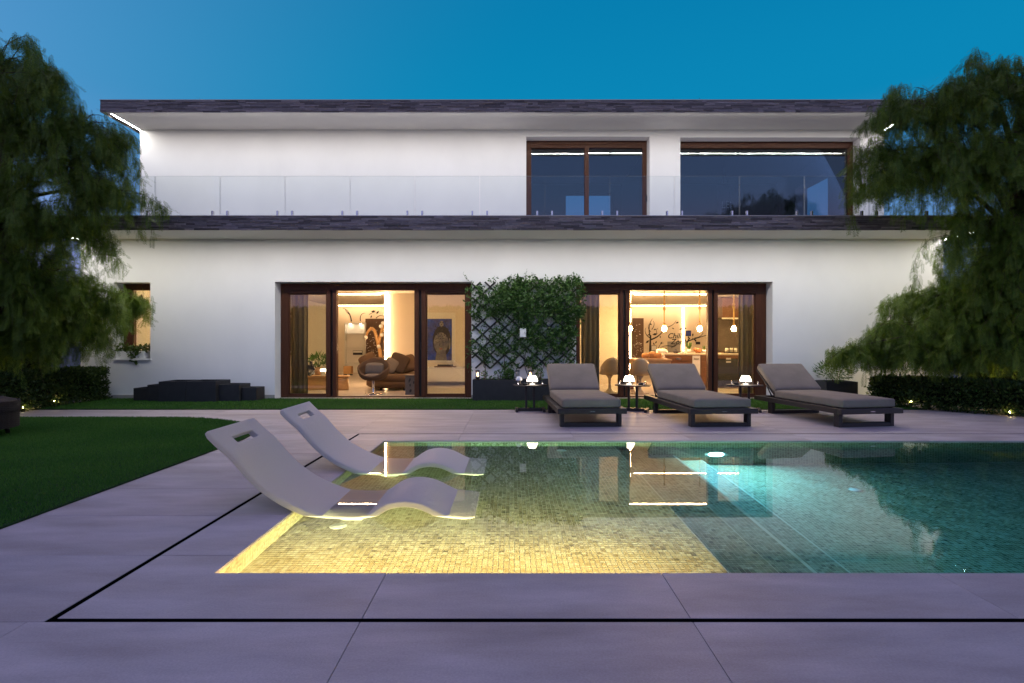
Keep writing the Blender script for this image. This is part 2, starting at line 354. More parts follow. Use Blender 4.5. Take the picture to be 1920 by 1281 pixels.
acc.append(tiles((PL,PB,DF1-.05), (1,0,0), (0,0,1), int((PR-PL)/TP), int((-DF1+.03)/TP), (0,-1,0), False))
npmesh('mosaic_tiles', np.concatenate([a[0] for a in acc]), 4, 'mosaic', pool, 'stuff', np.concatenate([a[1] for a in acc]))
var_ = []
for k in range(6):
    q, t = tiles((0,0,0), (1,0,0), (0,1,0), 1, 1, (0,0,1), True); o = npmesh('mosaic_tile', q, 4, 'mosaic', pool, None, [.2+.14*k]*5); var_.append(o)
for I in range(FI[0], FI[1]):
    for J in range(FI[2], FI[3]):
        k = min(5, max(0, int(random.gauss(3, 1.5)))); kk = (I-FI[0])*4+J-FI[2]
        o = var_[kk] if kk < 6 else var_[k].copy()
        if kk >= 6: COL.objects.link(o)
        o.location = (PL+I*TP, PF+J*TP, SH)
# coping
slab_piece('coping_slab', pool, -1.89, -.623, 2.35, 3.04, [(-1.89,2.35),(-.625,2.35),(-.625,PF),(PL,PF),(PL,3.038),(-1.89,3.038)])
for x0, x1 in clip(XJ, -.623, 5.6): slab_piece('coping_slab', pool, x0, x1, 2.35, PF)
for y0, y1 in clip(YJ, 3.04, PB-.12): slab_piece('coping_slab', pool, -1.89, PL, y0, y1)
slab_piece('coping_slab', pool, -1.89, -.623, PB-.12, 7.03, [(-1.89,PB-.118),(PL,PB-.118),(PL,PB),(-.625,PB),(-.625,7.03),(-1.89,7.03)])
for x0, x1 in clip(XJ, -.623, PR): slab_piece('coping_slab', pool, x0, x1, PB, 7.03)
for a in ((SO, -1.89, 2.319, 7.061), (-1.89, 5.6, 2.319, 2.35), (-1.89, PR, 7.03, 7.061)):
    b = MB().box(a[0]+.001, a[1]-.001, a[2]+.001, a[3]-.001, -.033, -.026)
    if a[1]-a[0] < .1:
        b.box(a[0]+.001, a[0]+.004, a[2]+.001, a[3]-.001, -.0259, -.0015); b.box(a[1]-.004, a[1]-.001, a[2]+.045, a[3]-.045, -.0259, -.0015)
    else:
        b.box(a[0]+.001, a[1]-.001, a[2]+.001, a[2]+.004, -.0259, -.0015); b.box(a[0]+.001, a[1]-.001, a[3]-.004, a[3]-.001, -.0259, -.0015)
    b.build('drain_channel', 'slot', pool)
# water and the lights under it
struct(MB().box(PL-.002, PR+.002, PF-.002, PB+.002, -1.75, -.012).build('water', 'water'))
b = MB().add([(PL+.04,PF+.004,-.215),(.85,PF+.004,-.215),(.85,PF+.004,-.195),(PL+.04,PF+.004,-.195)], [(0,1,2,3)])
b.build('light_strip', 'led_pool', pool)
lx, lz = 2.36, -.72
lr = MB().lathe([(.10,0),(.115,.012),(.13,.0)], 24); lr.v = [(lx+x, PB-.004-z_, lz+y) for x, y, z_ in lr.v]; lr.build('lamp_rim', 'steel', pool)
ld = MB().lathe([(.0001,.008),(.085,.008)], 24); ld.v = [(lx+x, PB-.004-z_, lz+y) for x, y, z_ in ld.v]; ld.build('pool_lamp', 'pool_lamp_glow', pool)
for x, y, zz in ((-1.17, 3.80, SH), (3.37, 5.55, DF0+(3.37-2.2)*sl), (.55, 6.3, SH)):
    MB().lathe([(.0001,.010),(.05,.010),(.058,.004),(.058,0)], 20, (x, y, zz+.002)).build('inlet_cover', 'plinth', pool)
# ------------------------------------------------------------------ lawns
def arc(cx, cy, r, a0, a1, n): return [(cx+r*math.cos(a0+(a1-a0)*i/n), cy+r*math.sin(a0+(a1-a0)*i/n)) for i in range(n+1)]
LAWN = [(-9.2,2.2), (-3.13,2.2), (-3.13,6.4)]+arc(-5.23, 6.4, 2.1, 0, PI/2, 14)+[(-9.2,8.5)]
struct(MB().slab(LAWN, -.03, .012).build('lawn', 'turf_base'))
struct(MB().slab([(-8.1,9.53),(7.0,9.53),(7.0,11.27),(-8.1,11.27)], -.03, .012).build('lawn', 'turf_base'))
def inside(x, y):
    r = (x < -3.135) & (y < 8.49); c = (x > -5.23) & (y > 6.4); return r & (~c | ((x+5.23)**2+(y-6.4)**2 < 2.09**2))
def blades(name, label, x, y, h0, parent=None):
    n = len(x); a = RNG.uniform(0, 2*PI, n); h = RNG.uniform(.6, 1.15, n)*h0; w = RNG.uniform(.0022, .004, n); lean = RNG.normal(0, .35, (n, 2))*h[:, None]
    dx, dy = np.cos(a)*w, np.sin(a)*w; z0 = np.full(n, .011)
    V = np.stack([np.stack([x-dx, y-dy, z0], 1), np.stack([x+dx, y+dy, z0], 1), np.stack([x+lean[:, 0], y+lean[:, 1], z0+h], 1)], 1)
    o = npmesh(name, V, 3, 'turf', None, 'stuff', np.clip(RNG.uniform(0, .8, n)+.25*np.sin(x*2.3+np.sin(y*1.7)*1.5)*np.sin(y*2.9-x*.8)+.1, 0, 1)); return tag(o, label, 'grass')
x = RNG.uniform(-8.3, -3.13, 260000); y = RNG.uniform(3.0, 8.5, 260000); k = inside(x, y) & (x > -.98*y-.3)
blades('grass', 'short green artificial turf of the lawn left of the pool', x[k], y[k], .026)
x = RNG.uniform(-8.0, 6.9, 110000); y = RNG.uniform(9.54, 11.26, 110000)
blades('grass', 'narrow strip of green turf along the foot of the house', x, y, .026)
# ================================================================== HOUSE
WY, UY, HW = 11.3, 13.1, 8.62          # lower wall plane, upper wall plane, half width
LS, US = 3.195, 6.058                   # soffit heights
house = thing('house', 'white two-storey house with stone-edged flat roofs, glass balcony rail and lit rooms', 'house', (0, WY, 0))
def hb(b, name, m, parent=None, **k):
    """build in world coordinates under the house (or one of its parts)"""
    o = b.build(name, m, parent or house, **k)
    base = Matrix.Translation((0, WY, 0)) if parent is None else Matrix.Identity(4)
    o.matrix_parent_inverse = base.inverted(); return o
def holed(b, x0, x1, z0, z1, y0, y1, holes):
    xs = sorted({x0, x1, *[h[i] for h in holes for i in (0, 1)]}); zs = sorted({z0, z1, *[h[i] for h in holes for i in (2, 3)]})
    for xa, xb in zip(xs, xs[1:]):
        for za, zb in zip(zs, zs[1:]):
            cx, cz = (xa+xb)/2, (za+zb)/2
            if any(h[0] < cx < h[1] and h[2] < cz < h[3] for h in holes): continue
            b.add([(xa,y0,za),(xb,y0,za),(xb,y0,zb),(xa,y0,zb)], [(0,1,2,3)]); b.add([(xa,y1,za),(xb,y1,za),(xb,y1,zb),(xa,y1,zb)], [(3,2,1,0)])
    for a, c, e, f in holes:
        b.add([(a,y0,e),(a,y1,e),(a,y1,f),(a,y0,f)], [(0,1,2,3)]); b.add([(c,y0,e),(c,y1,e),(c,y1,f),(c,y0,f)], [(3,2,1,0)])
        b.add([(a,y0,f),(c,y0,f),(c,y1,f),(a,y1,f)], [(3,2,1,0)]); b.add([(a,y0,e),(c,y0,e),(c,y1,e),(a,y1,e)], [(0,1,2,3)])
    b.add([(x0,y0,z0),(x0,y1,z0),(x0,y1,z1),(x0,y0,z1)], [(3,2,1,0)]); b.add([(x1,y0,z0),(x1,y1,z0),(x1,y1,z1),(x1,y0,z1)], [(0,1,2,3)])
    return b
DL, DR, SWN = (-4.74, -.81, -.02, 2.344), (1.28, 5.21, -.02, 2.344), (-7.96, -7.23, .80, 2.333)
hb(holed(MB(), -HW, HW, -.06, LS+.05, WY, WY+.45, [DL, DR, SWN]), 'wall', 'render_white')
UD, UW = (.33, 3.19, 3.36, 5.90), (3.90, 8.07, 3.36, 5.88)
hb(holed(MB(), -HW, HW, 3.30, US+.05, UY, UY+.40, [UD, UW]), 'wall', 'render_white')
for s in (-1, 1):
    a, c = sorted((s*HW, s*(HW-.35)))
    hb(MB().box(a, c, WY+.45, 21.0, -.06, LS+.05), 'wall', 'render_white')
    if s < 0: hb(MB().box(a, c, UY+.40, 18.0, 3.42, US+.05), 'wall', 'render_white')
    else:
        b = MB(); holed(b, UY+.40, 18.0, 3.42, US+.05, -c, -a, [(14.8, 16.5, 3.6, 5.61)])
        b.v = [(-y_, x_, z_) for x_, y_, z_ in b.v]; hb(b, 'wall', 'render_white')
hb(MB().box(-HW+.35, HW-.35, 20.75, 21.0, -.06, LS+.05), 'wall', 'render_white')
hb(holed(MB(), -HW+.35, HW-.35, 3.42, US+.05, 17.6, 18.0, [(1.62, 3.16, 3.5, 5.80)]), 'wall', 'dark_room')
# skirting along the foot of the wall
for x0, x1 in ((-HW, DL[0]), (DL[1], DR[0]), (DR[1], HW)):
    hb(MB().box(x0+.002, x1-.002, WY-.014, WY+.05, .0, .085), 'skirting', 'plinth', bevel=.004)
# roof slabs with white soffits and stacked slate edges
EX = 8.72
def stones(y, x0, x1, z0, z1, rows, seed, axis='x'):
    r = random.Random(seed); Q = []; T = []; hgt = (z1-z0)/rows
    for i in range(rows):
        x = x0-r.uniform(0, .2)
        while x < x1:
            L = r.choice((.10,.16,.22,.30,.38,.46)); a, c = max(x, x0), min(x+L-.003, x1); x += L
            if c-a < .01: continue
            zA = z0+i*hgt+r.uniform(-.003, .003); zB = z0+(i+1)*hgt-.003+r.uniform(-.003, .003); d = y-r.uniform(.002, .022); e = y+.01
            P = [(a,d,zA),(c,d,zA),(c,d,zB),(a,d,zB),(a,e,zA),(c,e,zA),(c,e,zB),(a,e,zB)]
            for q in ((0,1,2,3),(4,0,3,7),(1,5,6,2),(3,2,6,7),(4,5,1,0)): Q.append([P[j] for j in q])
            T += [min(1, max(0, r.gauss(.45, .28)))]*5
    Q = np.array(Q)
    if axis == 'y+': Q = np.stack([-Q[..., 1], Q[..., 0], Q[..., 2]], -1)
    if axis == 'y-': Q = np.stack([Q[..., 1], Q[..., 0], Q[..., 2]], -1)
    return Q, T
def roof(y0, y1, zs, seed, th=.206):
    hb(MB().box(-EX, EX, y0, y1, zs+.02, zs+th), 'roof_slab', 'plinth')
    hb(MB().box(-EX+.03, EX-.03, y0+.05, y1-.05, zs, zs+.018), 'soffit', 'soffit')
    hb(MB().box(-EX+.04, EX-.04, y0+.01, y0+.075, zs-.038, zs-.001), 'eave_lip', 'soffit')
    a = [stones(y0, -EX-.012, EX+.012, zs-.042, zs+th, 8, seed), stones(-EX, y0, y1, zs-.042, zs+th, 8, seed+1, 'y-'), stones(-EX, y0, y1, zs-.042, zs+th, 8, seed+2, 'y+')]
    o = npmesh('stone_cladding', np.concatenate([q for q, _ in a]), 4, 'slate', house, 'stuff', sum([list(t) for _, t in a], []))
    o.matrix_parent_inverse = Matrix.Translation((0, -WY, 0))
    hb(MB().box(-EX-.02, EX+.02, y0-.025, y1, zs+th+.001, zs+th+.014), 'roof_edge', 'stone_trim')
roof(10.17, 21.2, LS, 3); roof(12.0, 18.4, US, 9)
# LED strips behind the eave lips and along the side overhangs, facing down
def strip(x0, x1, y0, y1, z):
    hb(MB().box(x0-.006, x1+.006, y0-.006, y1+.006, z+.002, z+.012), 'light_profile', 'steel')
    hb(MB().add([(x0,y0,z),(x1,y0,z),(x1,y1,z),(x0,y1,z)], [(3,2,1,0)]), 'light_strip', 'led_cool')
for y0, zs, wy in ((10.17, LS, WY), (12.0, US, UY)):
    e = [-8.6, -6.5, -4.1, -1.75, .4, 2.55, 4.85, 5.9, 8.6] if zs == US else [-8.6, -6.2, -3.7, -1.2, 1.3, 3.8, 6.2, 8.6]
    for a, c in zip(e, e[1:]): strip(a+.02, c-.05, y0+.10, y0+.125, zs-.014)
    for s in (-1, 1):
        for a, c in ((y0+.16, y0+.62), (y0+.65, wy-.02)):
            x_ = s*(HW-.005); strip(x_-.011, x_+.011, a, c, zs-.014)
# ------------------------------------------------------------------ balcony rail
GY = 10.33
rail = MB().box(-EX+.02, EX-.02, GY-.03, GY+.03, 3.416, 3.424); rail = hb(rail, 'glass_railing', 'stone_trim')
jo = [PX(291+121.7*k, GY) for k in range(-1, 13)]; jo[0] = max(jo[0], -EX+.05); jo[-1] = min(jo[-1], EX-.05)
for a, c in zip(jo, jo[1:]):
    b = MB().box(a+.008, c-.008, GY-.006, GY+.006, 3.43, 4.172); o = hb(b, 'glass_panel', 'rail_glass', rail)
    o.data.materials.append(MT['rail_edge'])
    for i in (0, 1, 3, 5): o.data.polygons[i].material_index = 1
    for x_ in (a+.135, c-.135):
        if c-a > .6: hb(MB().box(x_-.016, x_+.016, GY-.028, GY+.028, 3.424, 3.535), 'clamp', 'steel', rail, bevel=.005)
# ------------------------------------------------------------------ doors and windows
def frame4(b, x0, x1, z0, z1, y0, y1, wl, wr, wt, wb):
    b.box(x0, x0+wl, y0, y1, z0, z1); b.box(x1-wr, x1, y0, y1, z0, z1); b.box(x0+wl, x1-wr, y0, y1, z1-wt, z1); b.box(x0+wl, x1-wr, y0, y1, z0, z0+wb); return b
def quadpane(x0, x1, z0, z1, y, t=.008): return MB().box(x0, x1, y, y+t, z0, z1)
def big_door(px, hole, FY=11.58):
    X = [PX(p, FY) for p in px]      # jamb | glass | stile | opening | stile | glass | jamb  edges
    x0, x1 = hole[0]+.003, hole[1]-.003; zt = 2.335
    d = hb(frame4(MB(), x0, x1, .0, zt, FY, FY+.12, X[0]-x0, x1-X[5], .135, .028), 'sliding_door', 'dark_wood', bevel=.004)
    for (ga, gb, sa, sb) in ((X[0], X[1], X[1], X[2]), (X[4], X[5], X[3], X[4])):
        w = sb-sa
        # shutter box over the side light, with two grooves
        hb(MB().box(ga+.002, gb-.002, FY-.012, FY+.05, 2.132, 2.197), 'shutter_box', 'dark_wood', d, bevel=.004)
        hb(MB().box(ga+.002, gb-.002, FY-.02, FY+.05, 2.203, 2.262), 'shutter_box', 'dark_wood', d, bevel=.004)
        hb(frame4(MB(), ga, gb, .03, 2.13, FY+.02, FY+.07, .018, .018, .02, .05), 'sash', 'dark_wood', d, bevel=.003)
        hb(quadpane(ga+.019, gb-.019, .081, 2.109, FY+.042), 'pane', 'pane', d)
        hb(MB().box(sa+.002, sa+w*.40, FY-.02, FY+.10, .029, 2.199), 'stile', 'dark_wood', d, bevel=.005)
        hb(MB().box(sa+w*.40+.001, sa+w*.62, FY+.03, FY+.10, .029, 2.199), 'gap_shade', 'gap_shade', d)  # black strip between the stiles: shade of the open gap put into its colour
        hb(MB().box(sa+w*.62+.001, sb-.002, FY-.03, FY+.10, .029, 2.199), 'stile', 'dark_wood', d, bevel=.005)
        hb(MB().box(sa+w*.46, sa+w*.56, FY+.01, FY+.032, .98, 1.14), 'handle', 'metal_dark', d, bevel=.004)
    return d
big_door((541, 612, 632, 777, 799, 873), DL); big_door((1086, 1161, 1180, 1327, 1345, 1417), DR)
FY = 13.37
def xp(p): return PX(p, FY)
ud = hb(frame4(MB(), UD[0]+.003, UD[1]-.003, 3.43, 5.893, FY, FY+.12, xp(996)-UD[0], UD[1]-xp(1205), .165, .06), 'balcony_door', 'dark_wood', bevel=.004)
hb(MB().box(xp(1096), xp(1104), FY-.02, FY+.10, 3.491, 5.727), 'stile', 'dark_wood', ud, bevel=.004)
hb(MB().box(xp(996), xp(1205), FY-.018, FY-.003, 5.80, 5.83), 'trim', 'dark_wood', ud, bevel=.004)
hb(quadpane(xp(996.2), xp(1095.8), 3.491, 5.727, FY+.05), 'pane', 'pane_dark', ud); hb(quadpane(xp(1104.2), xp(1204.8), 3.491, 5.727, FY+.03), 'pane', 'pane_dark', ud)
hb(MB().box(xp(1210), xp(1213), FY-.03, FY-.001, 4.45, 4.60), 'handle', 'metal_dark', ud, bevel=.004)
uw = hb(frame4(MB(), UW[0]+.003, UW[1]-.003, 3.43, 5.873, FY, FY+.12, .05, UW[1]-xp(1591), .15, .06), 'window', 'dark_wood', bevel=.004)
hb(quadpane(UW[0]+.054, xp(1590.8), 3.491, 5.722, FY+.04), 'pane', 'pane_dark', uw)
# small side window with a deep reveal, a sill and a planter ledge
fy = 11.58
sw = hb(frame4(MB(), SWN[0]+.003, SWN[1]-.003, .86, SWN[3]-.003, fy, fy+.10, .20, .05, .13, .06), 'window', 'dark_wood', bevel=.004)
hb(quadpane(SWN[0]+.205, SWN[1]-.055, .921, SWN[3]-.135, fy+.04), 'pane', 'pane', sw)
hb(MB().box(SWN[0]-.0, SWN[1]+.02, WY-.03, fy-.001, .775, .803), 'sill', 'render_white', sw, bevel=.004)
# upper rear and side windows
hb(frame4(MB(), 1.625, 3.155, 3.505, 5.795, 17.7, 17.8, .06, .06, .06, .06), 'window', 'dark_wood'); hb(MB().box(HW-.2, HW-.12, 14.8, 14.86, 3.6, 5.61), 'window_post', 'dark_wood')
# ------------------------------------------------------------------ rooms behind the glass
hb(MB().box(-HW+.36, HW-.36, WY+.02, 20.74, -.02, .004), 'room_floor', 'interior_floor')
hb(MB().box(-HW+.36, HW-.36, WY+.455, 20.74, 2.45, 2.50), 'room_ceiling', 'interior_pale')
hb(MB().box(-HW+.36, HW-.36, 20.60, 20.745, .004, 2.449), 'room_wall', 'interior_wall')
hb(MB().box(-3.38, 3.15, 15.2, 20.59, .005, 2.448), 'room_wall', 'interior_wall')
hb(MB().box(-6.62, -6.48, WY+.46, 20.59, .005, 2.448), 'room_wall', 'interior_pale')
hb(MB().box(7.3, 7.45, WY+.46, 20.59, .005, 2.448), 'room_wall', 'interior_pale')
hb(MB().box(-HW+.37, -6.63, 13.6, 13.7, .005, 2.448), 'room_wall', 'interior_wall')
hb(MB().box(-.55, 1.02, WY+.47, 12.0, .005, 2.448), 'room_wall', 'interior_pale')
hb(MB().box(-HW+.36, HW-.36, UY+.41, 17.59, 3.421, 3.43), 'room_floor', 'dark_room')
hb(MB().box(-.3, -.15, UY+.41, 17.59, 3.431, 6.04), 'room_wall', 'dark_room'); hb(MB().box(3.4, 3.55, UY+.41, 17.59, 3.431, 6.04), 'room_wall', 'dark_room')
def led(x0, x1, y0, y1, z0, z1): return hb(MB().box(x0, x1, y0, y1, z0, z1), 'light_strip', 'led_warm')
led(-3.41, -3.375, 15.155, 15.197, .01, 2.44); led(3.145, 3.18, 15.155, 15.197, .01, 2.44); hb(MB().box(6.225, 6.25, 20.57, 20.597, .7, 2.42), 'light_strip', 'led_soft')
for x0, x1 in ((-6.4, -1.0), (1.5, 7.2)): led(x0, x1, 12.55, 12.585, 2.428, 2.446)
for x0, x1 in ((-6.4, -3.6), (3.35, 7.2)): led(x0, x1, 15.5, 15.512, 2.436, 2.447)
hb(MB().box(-6.4, -3.6, 20.3, 20.34, 2.43, 2.446), 'light_strip', 'led_soft'); hb(MB().box(3.35, 7.2, 20.3, 20.34, 2.43, 2.446), 'light_strip', 'led_soft')
led(-8.1, -6.7, 13.55, 13.58, 2.42, 2.44); led(-7.0, -6.97, 11.9, 13.4, 2.42, 2.44)
# ================================================================== OUTDOOR FURNITURE
def spline(pts, n):
    """Catmull-Rom through 2-d points, n samples"""
    P = [np.array(p, float) for p in pts]; P = [2*P[0]-P[1]]+P+[2*P[-1]-P[-2]]; k = len(P)-3; out_ = []
    for i in range(n):
        t = i/(n-1)*k; j = min(int(t), k-1); t -= j; a, b_, c, d = P[j:j+4]
        out_.append(.5*((2*b_)+(-a+c)*t+(2*a-5*b_+4*c-d)*t*t+(-a+3*b_-3*c+d)*t**3))
    return out_
# --- white in-pool loungers: a wavy moulded shell with a handle slot in the head
PROF = [(-2.026,.555),(-1.945,.475),(-1.861,.402),(-1.788,.318),(-1.716,.240),(-1.623,.160),(-1.519,.093),(-1.395,.034),(-1.29,-.004),(-1.20,-.028),(-1.10,-.040),(-1.02,-.030),(-.955,-.004),
        (-.89,.040),(-.82,.074),(-.72,.088),(-.62,.074),(-.54,.042),(-.465,.004),(-.38,-.026),(-.30,-.046),(-.247,-.056)]
def pool_lounger(label, Y0, Y1):
    C = spline(PROF, 75); k = len(C); th = .044
    root = thing('pool_lounger', label, 'lounger', (-1.13, (Y0+Y1)/2, SH), 0, 'white loungers in the shallow end')
    s = [0]
    for a, c in zip(C, C[1:]): s.append(s[-1]+float(np.linalg.norm(c-a)))
    hw = (Y1-Y0)/2; ws = [-hw, -hw+.012, -hw+.06, -.155, -.135, 0, .135, .155, hw-.06, hw-.012, hw]
    top, bot = [], []
    for i, c in enumerate(C):
        a, d = C[max(i-1, 0)], C[min(i+1, k-1)]; t = (d-a)/np.linalg.norm(d-a); n = np.array((-t[1], t[0]))
        e = min(1, (min(s[i], s[-1]-s[i])+.02)/.05); tt = th*(.55+.45*e)
        edge = .075*max(0, 1-(s[-1]-s[i])/.075)
        for L, off in ((top, 0), (bot, -tt)):
            row = []
            for w in ws:
                lim = hw-(edge*.5 if edge else 0); wy = max(-lim, min(lim, w)); rim = .006 if abs(w) > hw-.011 else 0
                p = c+n*(off-(rim if off == 0 else -rim)); row.append((p[0]+1.13, wy, p[1]-SH))
            L.append(row)
    h0 = next(i for i in range(k) if s[i] > .075); h1 = next(i for i in range(k) if s[i] > .155); m_ = len(ws)
    V = [p for r in top for p in r]+[p for r in bot for p in r]; O = k*m_; Fc = []
    hole = lambda i, j: h0 <= i < h1 and 3 <= j < 7
    for i in range(k-1):
        for j in range(m_-1):
            if hole(i, j): continue
            q = (i*m_+j, i*m_+j+1, (i+1)*m_+j+1, (i+1)*m_+j); Fc += [q[::-1], tuple(O+x_ for x_ in q)]
    for i in range(k-1):
        for j, fl in ((0, 1), (m_-1, 0)):
            q = (i*m_+j, (i+1)*m_+j, O+(i+1)*m_+j, O+i*m_+j); Fc.append(q if not fl else q[::-1])
    for j in range(m_-1):
        for i, fl in ((0, 0), (k-1, 1)):
            q = (i*m_+j, i*m_+j+1, O+i*m_+j+1, O+i*m_+j); Fc.append(q[::-1] if fl else q)
    for i in range(h0, h1):
        for j in (3, 7): Fc.append((i*m_+j, (i+1)*m_+j, O+(i+1)*m_+j, O+i*m_+j))
    for j in range(3, 7):
        for i in (h0, h1): Fc.append((i*m_+j, i*m_+j+1, O+i*m_+j+1, O+i*m_+j))
    b = MB().add(V, Fc, True); o = b.build('shell', 'float_white', root)
    bm = bmesh.new(); bm.from_mesh(o.data); bmesh.ops.recalc_face_normals(bm, faces=bm.faces)
    for e in bm.edges:
        if len(e.link_faces) == 2 and e.calc_face_angle(0) > .6: e.smooth = False
    bm.to_mesh(o.data); bm.free()
    md = o.modifiers.new('bevel', 'BEVEL'); md.width = .008; md.segments = 2; md.limit_method = 'ANGLE'; md.angle_limit = .7
    # hidden moulded foot that carries the seat on the shelf
    f = MB()
    f.box(-.06, .10, -.2, .2, .004, -SH-.040-th+.008); f.build('foot', 'float_white', root, bevel=.02)
    return root
pool_lounger('white moulded pool lounger nearest the camera, its head over the front of the coping', 3.76, 4.45)
pool_lounger('white moulded pool lounger farther back, beside the far pool corner', 4.97, 5.66)
# --- three cushioned sun loungers on the terrace
def sun_lounger():
    r = thing('sun_lounger', 'x', 'sun lounger', group='grey sun loungers on the terrace')
    w, L = .93, 1.99                              # local: front edge at y=0, head towards +y
    b = MB(); b.box(-w/2, w/2, 0, .085, .185, .255); b.box(-w/2, w/2, L-.085, L, .185, .255); b.box(-w/2, -w/2+.085, .086, L-.086, .185, .255); b.box(w/2-.085, w/2, .086, L-.086, .185, .255)
    b.build('frame', 'metal_dark', r, bevel=.006)
    b = MB()
    for k in range(9): b.box(-w/2+.087, w/2-.087, .14+k*.145, .14+k*.145+.09, .225, .245)
    b.build('slats', 'metal_dark', r, kind='stuff')
    for y in (.10, L-.42):
        b = MB(); g = .39
        for s in (-1, 1): b.box(s*g-.0275 if s > 0 else -g-.0275, s*g+.0275 if s > 0 else -g+.0275, y, y+.11, .0, .184)
        b.box(-g+.0285, g-.0285, y+.003, y+.107, .0, .052); b.build('leg', 'metal_dark', r, bevel=.006)
    MB().box(-.035, .035, -.0025, -.0002, .212, .222).build('name_plate', 'steel', r)
    M_ = Matrix.Translation((0, .80, .318)); sc_ = MB().cushion(.80, 1.50, .125, .034, .016, M_, 13).build('seat_cushion', 'cushion', r)
    def piping(x_, y_, z_, Mx, par):
        b = MB(); q = .022; P = []
        for cx_, cy_, a0 in ((x_, y_, 0), (-x_, y_, PI/2), (-x_, -y_, PI), (x_, -y_, 1.5*PI)): P += [Mx @ Vector((cx_-q*(1 if cx_ > 0 else -1)+q*math.cos(a0+t), cy_-q*(1 if cy_ > 0 else -1)+q*math.sin(a0+t), z_)) for t in (0, PI/6, PI/3, PI/2)]
        b.tube(P+[P[0]], .0045, 6, cap=False).build('piping', 'cushion', par)
    piping(.396, .746, .040, M_, sc_); piping(.396, .746, -.040, M_, sc_)
    ang = math.radians(38); hy, hz = 1.545, .30
    R_ = Matrix.Translation((0, hy, hz)) @ Matrix.Rotation(ang, 4, 'X')
    bc_ = MB().cushion(.80, .63, .115, .034, .014, R_ @ Matrix.Translation((0, .325, .068)), 13).build('back_cushion', 'cushion', r); piping(.396, .311, .035, R_ @ Matrix.Translation((0, .325, .068)), bc_)
    b = MB(); b.box(-.39, .39, .0, .62, -.022, .002); b.v = [tuple(R_ @ Vector(p)) for p in b.v]; b.build('back_panel', 'metal_dark', r, bevel=.004)
    b = MB()
    for s in (-1, 1): b.tube([tuple(R_ @ Vector((s*.385, .34, -.012))), (s*.385, hy+.07, .262)], .011, 6)
    b.build('prop_bar', 'metal_dark', r)
    return r
sl0 = sun_lounger(); sl0['label'] = 'grey cushioned sun lounger in front of the trellis, first from the planters'
def place(o, front, rot): o.location = (front[0], front[1], 0); o.rotation_euler = (0, 0, math.radians(rot)); return o
place(sl0, (1.07, 7.52), 2.5)
place(dup(sl0, (0,0,0), 0, 'grey cushioned sun lounger in the middle, in front of the kitchen door'), (2.83, 7.52), 4.5)
place(dup(sl0, (0,0,0), 0, 'grey cushioned sun lounger nearest the right hedge and the weeping tree'), (4.80, 7.52), 9)
# --- side tables, portable lamps
def side_table():
    r = thing('side_table', 'x', 'side table', group='dark side tables between the loungers')
    oc = [(.285*math.cos(a)*1.0, .215*math.sin(a)) for a in [PI/8+i*PI/4 for i in range(8)]]
    MB().slab([(x_*1.08, y_*1.08) for x_, y_ in oc], .418, .436).build('table_top', 'metal_dark', r, bevel=.004)
    for s in (-1, 1): MB().box(s*.065-.018, s*.065+.018, -.03, .03, .052, .417).build('post', 'metal_dark', r, bevel=.004)
    MB().box(-.20, .20, -.035, .035, .0, .05).build('base', 'metal_dark', r, bevel=.005)
    for s in (-1, 1): MB().box(s*.225-.024, s*.225+.024, -.19, .19, .0, .045).build('foot', 'metal_dark', r, bevel=.008)
    for s in (-1, 1): MB().tube([(s*.20, -.14*math.cos(t), .437+.052*math.sin(t)) for t in [PI*i/12 for i in range(13)]], .009, 8).build('handle', 'steel', r)
    return r
t1 = side_table(); t1['label'] = 'dark side table left of the first lounger, before the planters'; t1.location = (.30, 9.36, 0)
t2 = dup(t1, (2.00, 9.36, 0), -.35, 'dark side table between the first and middle loungers'); t3 = dup(t1, (3.85, 9.36, 0), -.35, 'dark side table between the middle lounger and the lounger by the hedge')
def table_lamp():
    r = thing('table_lamp', 'x', 'lamp', group='glowing portable lamps on the side tables')
    MB().lathe([(.0001,0),(.058,0),(.062,.006),(.055,.014),(.012,.017),(.009,.03),(.009,.062)], 20).build('base', 'steel', r)
    MB().lathe([(.010,.060),(.086,.055),(.092,.060),(.088,.080),(.066,.135),(.058,.146),(.0001,.149)], 28).build('lamp_shade', 'lamp_glow', r)
    return r
l1 = table_lamp(); l1['label'] = 'glowing white mushroom lamp on the side table before the planters'; l1.location = (.335, 9.33, .437)
dup(l1, (1.935, 9.34, .437), 0, 'glowing white mushroom lamp on the table beside the middle lounger, under the bright strip'); dup(l1, (3.86, 9.34, .437), 0, 'glowing white mushroom lamp on the table next to the hedge-side lounger')
r = thing('globe_lamp', 'small unlit white dome lamp on the table before the planters', 'lamp', (.115, 9.37, .437))
MB().lathe([(.0001,0),(.04,0),(.042,.008),(.030,.02),(.030,.07)], 16).build('base', 'metal_dark', r); MB().lathe([(.052,.07),(.053,.085),(.044,.115),(.025,.132),(.0001,.138)], 18).build('dome', 'print_white', r)
def ashtray(loc, label):
    r = thing('bowl', label, 'bowl', loc); MB().lathe([(.0001,.0),(.04,.0),(.055,.03),(.050,.03),(.036,.008),(.0001,.008)], 18).build('dish', 'black_lacquer', r); return r
ashtray((.215, 9.32, .437), 'small dark bowl between the two lamps on the first table'); ashtray((2.13, 9.33, .437), 'small dark bowl right of the lamp on the middle table'); ashtray((3.72, 9.36, .437), 'small dark bowl left of the lamp on the hedge-side table')
